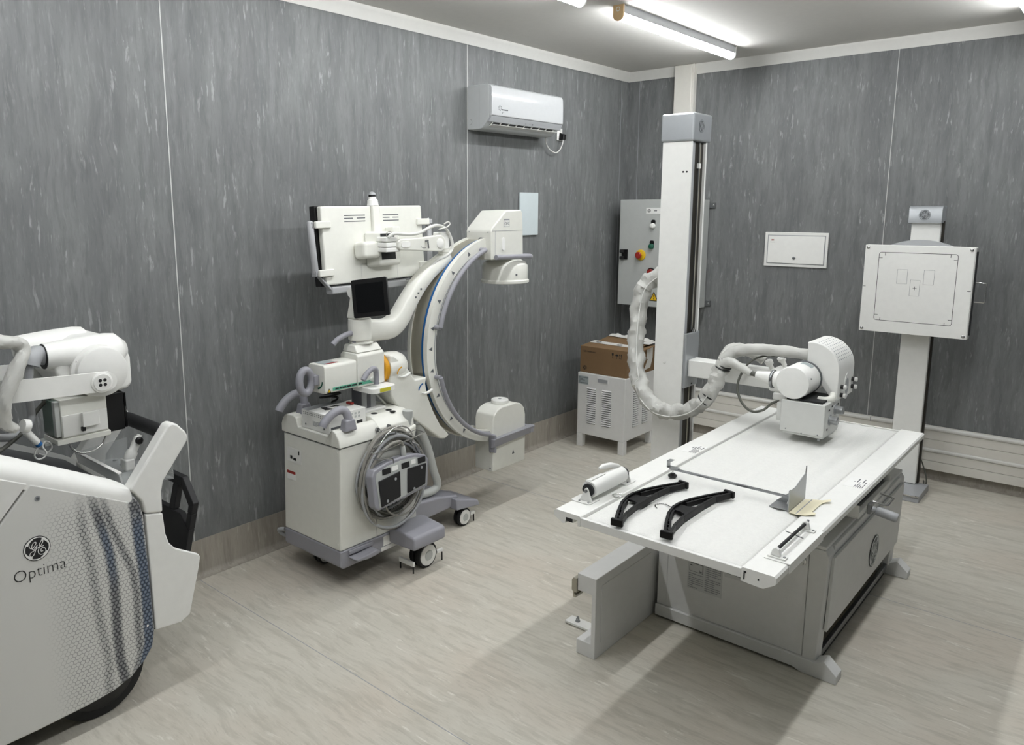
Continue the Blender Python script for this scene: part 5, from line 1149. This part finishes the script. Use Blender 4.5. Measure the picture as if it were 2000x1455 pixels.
# ================================================================ MOBILE X-RAY UNIT (honeycomb print)
def honeycomb():
    m = bpy.data.materials.new('honeycomb_print'); m.use_nodes = True; nt = m.node_tree; L = nt.links
    bs = nt.nodes['Principled BSDF']; bs.inputs['Roughness'].default_value = .38
    def val(n, o=0): return n.outputs[o]
    def M(op, a, b=None, c=None, clamp=False):
        n = nt.nodes.new('ShaderNodeMath'); n.operation = op; n.use_clamp = clamp
        for i, v in enumerate((a, b, c)):
            if v is None: continue
            if isinstance(v, (int, float)): n.inputs[i].default_value = v
            else: L.new(v, n.inputs[i])
        return n.outputs[0]
    geo = nt.nodes.new('ShaderNodeNewGeometry'); sp = nt.nodes.new('ShaderNodeSeparateXYZ'); L.new(geo.outputs['Position'], sp.inputs[0])
    y, z = sp.outputs['Y'], sp.outputs['Z']
    s = .0148
    # hexagonal cells
    px = M('DIVIDE', M('ADD', y, 20.0), s); py = M('DIVIDE', M('ADD', z, 20.0), s)
    ax = M('SUBTRACT', M('MODULO', px, 1.0), .5); ay = M('SUBTRACT', M('MODULO', py, 1.7320508), .8660254)
    bx = M('SUBTRACT', M('MODULO', M('ADD', px, .5), 1.0), .5); by = M('SUBTRACT', M('MODULO', M('ADD', py, .8660254), 1.7320508), .8660254)
    da = M('ADD', M('MULTIPLY', ax, ax), M('MULTIPLY', ay, ay)); db = M('ADD', M('MULTIPLY', bx, bx), M('MULTIPLY', by, by))
    sel = M('LESS_THAN', da, db); inv = M('SUBTRACT', 1.0, sel)
    gx = M('ABSOLUTE', M('ADD', M('MULTIPLY', ax, sel), M('MULTIPLY', bx, inv))); gy = M('ABSOLUTE', M('ADD', M('MULTIPLY', ay, sel), M('MULTIPLY', by, inv)))
    hd = M('MAXIMUM', gx, M('ADD', M('MULTIPLY', gx, .5), M('MULTIPLY', gy, .8660254)))
    line = M('MULTIPLY', M('SUBTRACT', hd, .40), 12.0, clamp=True)
    def ramp01(v, a, b):
        r = nt.nodes.new('ShaderNodeMapRange'); r.interpolation_type = 'SMOOTHSTEP'; r.inputs[1].default_value = a; r.inputs[2].default_value = b; L.new(v, r.inputs[0]); return r.outputs[0]
    def curve(pts):
        pts = sorted(pts); r = nt.nodes.new('ShaderNodeValToRGB'); el = r.color_ramp.elements
        for i, (zz, yy) in enumerate(pts):
            e = el[i] if i < 2 else el.new(zz); e.position = zz; g = (yy+5.0)*2; e.color = (g, g, g, 1)
        L.new(z, r.inputs[0]); return M('SUBTRACT', M('MULTIPLY', r.outputs[0], .5), 5.0)
    def band(pts, w, soft):
        d = M('ABSOLUTE', M('SUBTRACT', y, curve(pts))); return M('SUBTRACT', 1.0, ramp01(d, w-soft, w+soft))
    s1 = band([(.878,-4.728),(.806,-4.714),(.723,-4.696),(.62,-4.676),(.521,-4.669),(.425,-4.669),(.329,-4.672),(.213,-4.669),(.122,-4.656)], .016, .010)
    s2 = band([(.785,-4.579),(.69,-4.573),(.61,-4.57),(.531,-4.564),(.432,-4.561),(.334,-4.561),(.237,-4.563),(.175,-4.583)], .020, .008)
    s3 = band([(.807,-4.684),(.711,-4.663),(.634,-4.638),(.557,-4.612),(.514,-4.601),(.432,-4.595),(.315,-4.598),(.212,-4.595),(.141,-4.62)], .012, .010)
    s4 = band([(.722,-4.756),(.627,-4.741),(.533,-4.734),(.43,-4.73),(.326,-4.72),(.24,-4.708),(.145,-4.715)], .014, .012)
    fade = M('MULTIPLY', ramp01(y, -4.91, -4.79), M('SUBTRACT', 1.0, ramp01(M('ADD', z, M('MULTIPLY', y, .5)), -1.62, -1.50)))
    fade = M('MAXIMUM', fade, M('MULTIPLY', ramp01(y, -4.72, -4.60), M('SUBTRACT', 1.0, ramp01(z, .70, .80))))
    topf = M('SUBTRACT', 1.0, ramp01(z, .74, .90))
    dark = M('MAXIMUM', M('MAXIMUM', M('MULTIPLY', s1, .95), M('MULTIPLY', s2, 1.0)), M('MAXIMUM', M('MULTIPLY', s3, .70), M('MULTIPLY', s4, .40)))
    dark = M('MULTIPLY', dark, M('MAXIMUM', topf, .18))
    core = M('SUBTRACT', 1.0, M('MULTIPLY', M('SUBTRACT', .5, hd), .75))
    fill = M('MULTIPLY', dark, core, clamp=True)
    blue = M('MULTIPLY', M('MAXIMUM', s2, M('MULTIPLY', s1, ramp01(z, .45, .60))), M('SUBTRACT', 1.0, ramp01(z, .66, .76)), clamp=True)
    def mix(f, a, b):
        n = nt.nodes.new('ShaderNodeMix'); n.data_type = 'RGBA'
        if isinstance(f, (int, float)): n.inputs[0].default_value = f
        else: L.new(f, n.inputs[0])
        for k, v in ((6, a), (7, b)):
            if isinstance(v, tuple): n.inputs[k].default_value = v
            else: L.new(v, n.inputs[k])
        return n.outputs[2]
    tint = mix(blue, lin('#43464f'), lin('#234669'))
    c = mix(fill, lin('#d9d9d5'), tint)
    lineA = M('MULTIPLY', line, M('ADD', M('MULTIPLY', M('MULTIPLY', fade, topf), .62), M('MULTIPLY', dark, .95)), clamp=True)
    c = mix(lineA, c, lin('#26282e'))
    L.new(c, bs.inputs['Base Color']); MATS['honeycomb_print'] = m
honeycomb()

def mobile_xray():
    t = thing('mobile_xray_unit', 'white mobile x-ray unit with honeycomb print and blue streaks at the left edge', 'x-ray unit', (.5, -5.1, 0))
    X0, X1 = .24, .76
    # chassis
    MB().prism([(-5.72, .10), (-4.80, .11), (-4.62, .16), (-4.565, .25), (-4.57, .72), (-4.61, .77), (-4.98, .955), (-5.3, 1.06), (-5.72, 1.06)], 'x', X0+.03, X1-.031).obj('chassis', 'white2', t, bev=.01)
    main = [(-4.993, .823), (-5.23, .52), (-5.23, .094), (-4.948, .0935), (-4.793, .099), (-4.70, .109), (-4.632, .133), (-4.583, .172), (-4.552, .212), (-4.540, .27), (-4.543, .45), (-4.546, .62), (-4.549, .715), (-4.560, .765), (-4.578, .795), (-4.592, .778), (-4.899, .9285)]
    sp = MB().prism(main, 'x', X1-.030, X1).obj('side_panel', 'honeycomb_print', t, bev=.007, seg=3)
    front = [(-4.9965, .8255), (-4.9035, .9305), (-5.08, 1.018), (-5.3, 1.09), (-5.72, 1.10), (-5.74, .4), (-5.72, .094), (-5.234, .094), (-5.234, .5225)]
    MB().prism(front, 'x', X1-.030, X1).obj('front_side_panel', 'white2', t, bev=.006)
    for (y, z) in ((-4.882, .875), (-4.582, .724)):
        MB().lathe((X1-.0005, y, z), 'x', [(.009, 0), (.009, .0012)], 18).obj('bolt_recess', 'ink_pale', sp); MB().lathe((X1+.0008, y, z), 'x', [(.005, 0), (.005, .001)], 6).obj('bolt', 'ink_soft', sp)
    MB().lathe((X1-.0002, -4.565, .30), 'x', [(.004, 0), (.004, .0015)], 10).obj('bolt', 'label', sp)
    emblem(FX(X1+.0002, -4.898, .713), .0405, sp, 'ink', 'label', bold=.66)
    text('brand_text', 'Optima', frame((X1+.0006, -4.975, .619), (0, 1, 0), (0, 0, 1)), .056, 'ink', sp, sx=.93, thin=-.0011)
    # far side panel
    MB().prism([(-5.72, .094), (-4.70, .11), (-4.583, .18), (-4.54, .27), (-4.547, .70), (-4.59, .78), (-5.08, 1.01), (-5.72, 1.10)], 'x', X0, X0+.029).obj('side_panel', 'white2', t, bev=.006)
    # hood: white shoulders around the sunken dark deck
    for s in (0, 1):
        xa, xb = (X1-.002, X1-.062) if s == 0 else (X0+.002, X0+.062)
        P = [(-4.584, .797), (-4.64, .812), (-4.90, .936), (-5.08, 1.022), (-5.3, 1.094), (-5.72, 1.104)]; Q = [(-4.588, .828), (-4.63, .856), (-4.93, 1.012), (-5.08, 1.085), (-5.3, 1.14), (-5.72, 1.14)]
        rr = []
        for p, q in zip(P, Q): rr.append([(xa, p[0], p[1]), (xa+(xb-xa)*.12, q[0]*.5+p[0]*.5, (p[1]+q[1])*.5+.006), (xb, q[0], q[1]), (xb, q[0], p[1]-.03), (xa, p[0], p[1]-.03)])
        MB().loft(rr).obj('hood', 'gloss_white' if False else 'white', t, sm=60)
    dk = MB().hexa([(X0+.063, -4.63, .80), (X1-.063, -4.63, .80), (X1-.063, -5.2, 1.07), (X0+.063, -5.2, 1.07)], [(X0+.063, -4.63, .838), (X1-.063, -4.63, .838), (X1-.063, -5.2, 1.108), (X0+.063, -5.2, 1.108)]).obj('deck', 'deck_dark', t, sm=0)
    slope = frame((X1-.065, -4.93, .9812), (-.0, 1, -.474), (-1, 0, 0))
    lines(slope, -.005, .012, .06, .032, 2, dk, 'label', seed=61)
    MB().hexa([(X0+.064, -5.2, 1.06), (X1-.064, -5.2, 1.06), (X1-.064, -5.7, 1.06), (X0+.064, -5.7, 1.06)], [(X0+.064, -5.2, 1.13), (X1-.064, -5.2, 1.13), (X1-.064, -5.7, 1.15), (X0+.064, -5.7, 1.15)]).obj('console', 'white2', t, bev=.006)
    MB().box(.40, -5.42, 1.1405, .60, -5.22, 1.30).obj('column', 'white', t, bev=.02, seg=3)
    # clear accessory tray
    tr = MB().hexa([(.33, -4.585, .822), (.703, -4.585, .822), (.703, -4.40, .795), (.33, -4.40, .795)], [(.33, -4.585, .826), (.703, -4.585, .826), (.703, -4.40, .799), (.33, -4.40, .799)]).obj('tray', 'clear_plastic', t, sm=0)
    MB().hexa([(.33, -4.590, .822), (.703, -4.590, .822), (.703, -4.583, .822), (.33, -4.583, .822)], [(.33, -4.600, .866), (.703, -4.600, .866), (.703, -4.593, .866), (.33, -4.593, .866)]).obj('tray_front', 'frosted_plastic', tr, sm=0)
    MB().hexa([(.33, -4.602, .8662), (.703, -4.602, .8662), (.703, -4.590, .8662), (.33, -4.590, .8662)], [(.33, -4.602, .870), (.703, -4.602, .870), (.703, -4.588, .870), (.33, -4.588, .870)]).obj('tray_rim', 'white', tr, sm=0)
    for x in (.331, .700): MB().prism([(-4.583, .8265), (-4.40, .7995), (-4.40, .88), (-4.588, .866)], 'x', x, x+.003).obj('tray_side', 'clear_plastic', tr, sm=0)
    ins = MB().hexa([(.37, -4.575, .828), (.56, -4.575, .828), (.56, -4.46, .812), (.37, -4.46, .812)], [(.37, -4.575, .832), (.56, -4.575, .832), (.56, -4.46, .816), (.37, -4.46, .816)]).obj('tray_insert', 'clear_plastic', tr, sm=0)
    for x, y in ((.40, -4.56), (.40, -4.48), (.47, -4.565), (.47, -4.485), (.54, -4.56)): MB().lathe((x, y, .832-.14*(y+4.575)), 'z', [(.009, 0), (.009, .003)], 14).obj('magnet', 'grey_mid', ins)
    hs = MB().lathe((.57, -4.505, .862), (.0, .50, .86), [(.019, 0), (.021, .004), (.021, .034), (.017, .04), (.015, .044), (.017, .075), (.017, .092), (.010, .094), (.010, .102)], 20).obj('exposure_switch', 'white', t)
    MB().box(.545, -4.525, .830, .595, -4.490, .872).obj('switch_holder', 'white2', t, bev=.006)
    MB().lathe((.588, -4.468, .935), 'x', [(.014, 0), (.014, .008), (.009, .012)], 16).obj('switch_button', 'black', hs)
    # drive handle: two arms and a bar
    arm = [(-4.590, .818), (-4.437, 1.018), (-4.420, 1.024), (-4.400, 1.014), (-4.372, .982), (-4.364, .966), (-4.366, .945), (-4.467, .818), (-4.476, .78), (-4.477, .703), (-4.541, .7165), (-4.552, .765), (-4.575, .80)]
    for a, b in ((X1-.056, X1-.001), (X0+.001, X0+.056)): MB().prism(arm, 'x', a, b).obj('handle_arm', 'white', t, bev=.010, seg=3)
    MB().tube([(X0+.0565, -4.415, .965), (.40, -4.41, .968), (.60, -4.41, .968), (X1-.0565, -4.415, .965)], .026, 20).obj('drive_bar', 'black_soft', t, sm=60)
    # cassette bin
    side = [(-4.541, .714), (-4.478, .7005), (-4.473, .62), (-4.462, .58), (-4.44, .552), (-4.41, .533), (-4.35, .497), (-4.345, .485), (-4.352, .45), (-4.40, .275), (-4.437, .258), (-4.535, .268)]
    bn = MB().prism(side, 'x', X1-.022, X1-.002).obj('bin_side', 'white', t, bev=.005, seg=3)
    MB().prism(side, 'x', X0+.002, X0+.022).obj('bin_side', 'white', t, bev=.005, seg=3)
    MB().hexa([(X0+.0225, -4.415, .262), (X1-.0225, -4.415, .262), (X1-.0225, -4.402, .28), (X0+.0225, -4.402, .28)], [(X0+.0225, -4.366, .49), (X1-.0225, -4.366, .49), (X1-.0225, -4.350, .49), (X0+.0225, -4.350, .49)]).obj('bin_back', 'white', t, bev=.003)
    MB().box(X0+.0225, -4.535, .262, X1-.0225, -4.416, .275).obj('bin_floor', 'black_soft', t, sm=0)
    MB().box(X0+.08, -4.50, .235, X1-.06, -4.40, .2575).obj('bin_foot', 'white2', t, bev=.008)
    # detector shell standing in the bin
    dv = lambda x, h, o=0.0: (x, -4.405+.115*h/.47+o, .277+h)
    def slab(q, nm, par, m='black_soft', th=.026, bev=.004):
        return MB().hexa([dv(x, h, -th) for x, h in q], [dv(x, h) for x, h in q]).obj(nm, m, par, bev=bev)
    d = thing('detector_case', 'flat black case with cut-out carrying handle standing in the white bin', 'case', (.52, -4.40, .277))
    body = slab([(.31, 0), (.70, 0), (.705, .30), (.62, .345), (.31, .345)], 'shell', d)
    for q in ([(.31, .3455), (.35, .3455), (.35, .44), (.31, .44)], [(.31, .4405), (.60, .4405), (.60, .475), (.31, .475)], [(.535, .3455), (.575, .3455), (.575, .44), (.535, .44)], [(.60, .4405), (.60, .475), (.705, .40), (.705, .36), (.672, .36), (.672, .385)], [(.672, .3595), (.705, .3595), (.705, .3), (.672, .32)]):
        slab(q, 'carry_frame', body)
    MB().hexa([dv(.69, .14, .0005), dv(.70, .14, .0005), dv(.70, .16, .0005), dv(.69, .16, .0005)], [dv(.69, .14, .004), dv(.70, .14, .004), dv(.70, .16, .004), dv(.69, .16, .004)]).obj('latch', 'steel', body, sm=0)
    # rear wheel
    for x in (.685, .315):
        w = MB().lathe((x-.028, -4.725, .165), 'x', [(.10, 0), (.150, .002), (.163, .010), (.165, .02), (.165, .036), (.163, .046), (.150, .054), (.10, .056)], 48).obj('drive_wheel', 'rubber', t)
        MB().lathe((x+.0282, -4.725, .165), 'x', [(.128, 0), (.122, .005), (.04, .010)], 40).obj('wheel_disc', 'black', w)
    for x in (.66, .34): MB().lathe((x-.02, -5.55, .065), 'x', [(.045, 0), (.063, .003), (.065, .02), (.063, .037), (.045, .04)], 28).obj('front_caster', 'rubber', t)
    MB().prism([(-5.6, .07), (-4.9, .07), (-4.85, .10), (-5.6, .10)], 'x', X0+.06, X1-.06).obj('underside', 'black_soft', t, sm=0)
    # ---- tube head parked on top
    hd = t
    # telescopic arm that carries the head
    MB().box(.455, -5.23, 1.185, .545, -4.93, 1.265).obj('cross_arm', 'white', t, bev=.015)
    def horn(xc, y0, y1, zc, r0, r1, nm, par):
        rings = []; n = 20
        for i in range(9):
            u = i/8; y = y0+(y1-y0)*u; r = r0+(r1-r0)*math.sin(u*PI/2); e = 1.0 if u < .8 else math.sqrt(max(.02, 1-((u-.8)/.2)**2*.75))
            rings.append([(xc+r*e*math.cos(2*PI*k/n), y, zc-.012*u+r*e*.95*math.sin(2*PI*k/n)) for k in range(n)])
        return MB().loft(rings).obj(nm, 'white', par, sm=50)
    h1 = horn(.545, -4.752, -4.478, 1.287, .047, .070, 'cable_horn', hd); horn(.39, -4.785, -4.53, 1.300, .047, .070, 'cable_horn', hd)
    MB().lathe((.545, -4.7528, 1.287), Vector((0, -1, 0)), [(.043, 0), (.043, .0015)], 22).obj('horn_opening', 'dark', h1)
    shell = MB().prism([(-4.735, 1.235), (-4.70, 1.30), (-4.62, 1.335), (-4.54, 1.335), (-4.49, 1.305), (-4.472, 1.25), (-4.472, 1.155), (-4.49, 1.135), (-4.60, 1.13), (-4.68, 1.15)], 'x', .36, .585).obj('head_shell', 'white', hd, bev=.022, seg=3)
    dr = MB().lathe((.5855, -4.595, 1.222), 'x', [(.094, 0), (.094, .018), (.090, .020)], 44).obj('drum_rim', 'white', hd)
    MB().lathe((.606, -4.592, 1.220), 'x', [(.086, 0), (.086, .022), (.082, .025)], 44).obj('drum_face', 'white2', dr)
    MB().lathe((.601, -4.665, 1.262), Vector((.2, -.9, .4)), [(.004, .005), (.004, .008)], 10).obj('bolt', 'ink_soft', dr)
    # fork band
    P = catmull([(.652, -4.585, 1.19), (.652, -4.70, 1.196), (.652, -4.83, 1.203), (.648, -4.885, 1.206), (.62, -4.922, 1.208), (.57, -4.935, 1.209), (.45, -4.935, 1.209), (.38, -4.925, 1.209), (.345, -4.89, 1.207), (.34, -4.80, 1.203), (.34, -4.60, 1.19)], 5)
    n = len(P); rr = []
    for i, p in enumerate(P):
        tg = (P[min(i+1, n-1)]-P[max(i-1, 0)]).normalized(); sd = tg.cross(Vector((0, 0, 1))).normalized(); u = abs(i/(n-1)-.5)*2; h = .034+.004*(1-u)
        rr.append([p+sd*.005+Vector((0, 0, h)), p-sd*.005+Vector((0, 0, h)), p-sd*.005-Vector((0, 0, h)), p+sd*.005-Vector((0, 0, h))])
    fk = MB().loft(rr).obj('fork_band', 'white', hd, sm=40)
    MB().lathe((.6575, -4.612, 1.191), 'x', [(.036, 0), (.036, .003), (.033, .005)], 34).obj('pivot_disc', 'white', fk)
    MB().lathe((.647, -4.590, 1.190), 'x', [(.031, 0), (.031, .0102)], 34).obj('fork_end', 'white', fk)
    pd = MB().lathe((.6628, -4.612, 1.191), 'x', [(.030, 0), (.029, .0022)], 34).obj('pivot_cap', 'white2', fk)
    for a, b in ((-.008, -.008), (.008, -.008), (-.008, .008), (.008, .008)): MB().lathe((.6652, -4.612+a, 1.191+b), 'x', [(.0058, 0), (.0058, .001)], 14).obj('cap_hole', 'ink', pd)
    # collimator
    c = MB().box(.49, -4.735, 1.005, .605, -4.580, 1.14).obj('collimator', 'ivory', hd, bev=.003)
    MB().box(.4905, -4.7525, 1.01, .5745, -4.7355, 1.135).obj('lamp_panel', 'smoked_green', c, bev=.002)
    MB().box(.576, -4.752, 1.012, .60, -4.7355, 1.135).obj('corner_rail', 'cabinet_grey', c, bev=.002)
    MB().box(.606, -4.733, 1.01, .6085, -4.582, 1.085).obj('cover_plate', 'white2', c, bev=.001)
    MB().box(.6087, -4.672, 1.037, .626, -4.616, 1.087).obj('laser_box', 'white', c, bev=.002); MB().box(.6087, -4.676, 1.022, .624, -4.664, 1.0365).obj('laser_knob', 'black', c, bev=.002)
    MB().box(.49, -4.755, .986, .612, -4.575, 1.0045).obj('filter_rail', 'ivory', c, bev=.002); MB().box(.47, -4.775, .975, .55, -4.70, .9855).obj('filter_rail', 'cabinet_grey', c, bev=.002)
    MB().tube(catmull([(.60, -4.714, .985), (.605, -4.708, .965), (.608, -4.685, .945), (.608, -4.645, .941), (.606, -4.61, .955), (.602, -4.59, .985)], 6), .0035, 8).obj('wire_guard', 'chrome', c, sm=60)
    bx = MB().box(.53, -4.5785, .985, .575, -4.505, 1.128).obj('control_box', 'black', hd, bev=.006)
    MB().box(.536, -4.504, .99, .57, -4.495, 1.12).obj('control_panel', 'black_gloss', bx, bev=.002)
    # hoses of the head
    MB().tube(catmull([(.545, -4.745, 1.285), (.555, -4.775, 1.300), (.57, -4.795, 1.29), (.575, -4.805, 1.268)], 6), .030, 16).obj('elbow', 'grey_mid', hd, sm=60)
    MB().tube(catmull([(.575, -4.805, 1.275), (.575, -4.812, 1.225), (.57, -4.815, 1.16), (.56, -4.812, 1.09), (.56, -4.835, 1.05), (.59, -4.895, 1.045), (.60, -4.95, 1.06)], 6), .013, 12).obj('grey_hose', 'grey_mid', hd, sm=60)
    MB().tube(catmull([(.52, -4.735, 1.14), (.54, -4.79, 1.10), (.57, -4.83, 1.062), (.60, -4.89, 1.03), (.62, -4.94, 1.01)], 6), .007, 10).obj('dark_cable', 'cable_dark', hd, sm=60)
    rd = random.Random(2); p = catmull([(.66, -4.97, 1.385), (.66, -4.911, 1.372), (.66, -4.864, 1.360), (.662, -4.85, 1.332), (.68, -4.876, 1.29), (.69, -4.907, 1.232), (.69, -4.929, 1.179), (.68, -4.928, 1.119), (.665, -4.895, 1.088)], 6)
    rings = []
    for i, q in enumerate(p):
        tg = (p[min(i+1, len(p)-1)]-p[max(i-1, 0)]).normalized(); u = tg.cross(Vector((1, 0, 0))).normalized(); w = tg.cross(u); R = .0225 if i < len(p)-8 else .0225-.001*(i-len(p)+8)
        rings.append([q+(u*math.cos(2*PI*k/16)+w*math.sin(2*PI*k/16))*R*(1+.08*math.sin(2*PI*k/16*2+i*.5)+.06*math.sin(2*PI*k/16*5+i*1.3)+rd.uniform(-.05, .05)) for k in range(16)])
    MB().loft(rings).obj('hose_sleeve', 'sleeve', hd, sm=30)
    MB().lathe((.66, -4.873, 1.093), (-.2, .9, -.3), [(.020, 0), (.022, .006), (.022, .02), (.016, .024)], 16).obj('sleeve_clamp', 'white2', hd)
    pl = MB().lathe((.62, -4.852, 1.062), (0, .56, -.83), [(.012, 0), (.013, .004), (.012, .055), (.010, .058)], 14).obj('cable_plug', 'white', hd)
    MB().lathe((.62, -4.8195, 1.0135), (0, .56, -.83), [(.011, 0), (.011, .010)], 14).obj('plug_ring', 'blue', pl)
    MB().tube(catmull([(.62, -4.813, 1.004), (.62, -4.826, .992), (.62, -4.833, .972), (.62, -4.822, .958), (.62, -4.803, .962), (.62, -4.797, .978), (.62, -4.806, .998), (.60, -4.79, 1.008), (.585, -4.77, .995), (.58, -4.765, .975), (.585, -4.79, .958), (.59, -4.81, .97)], 6), .003, 8).obj('pull_cord', 'cable_white', pl, sm=60)
mobile_xray()
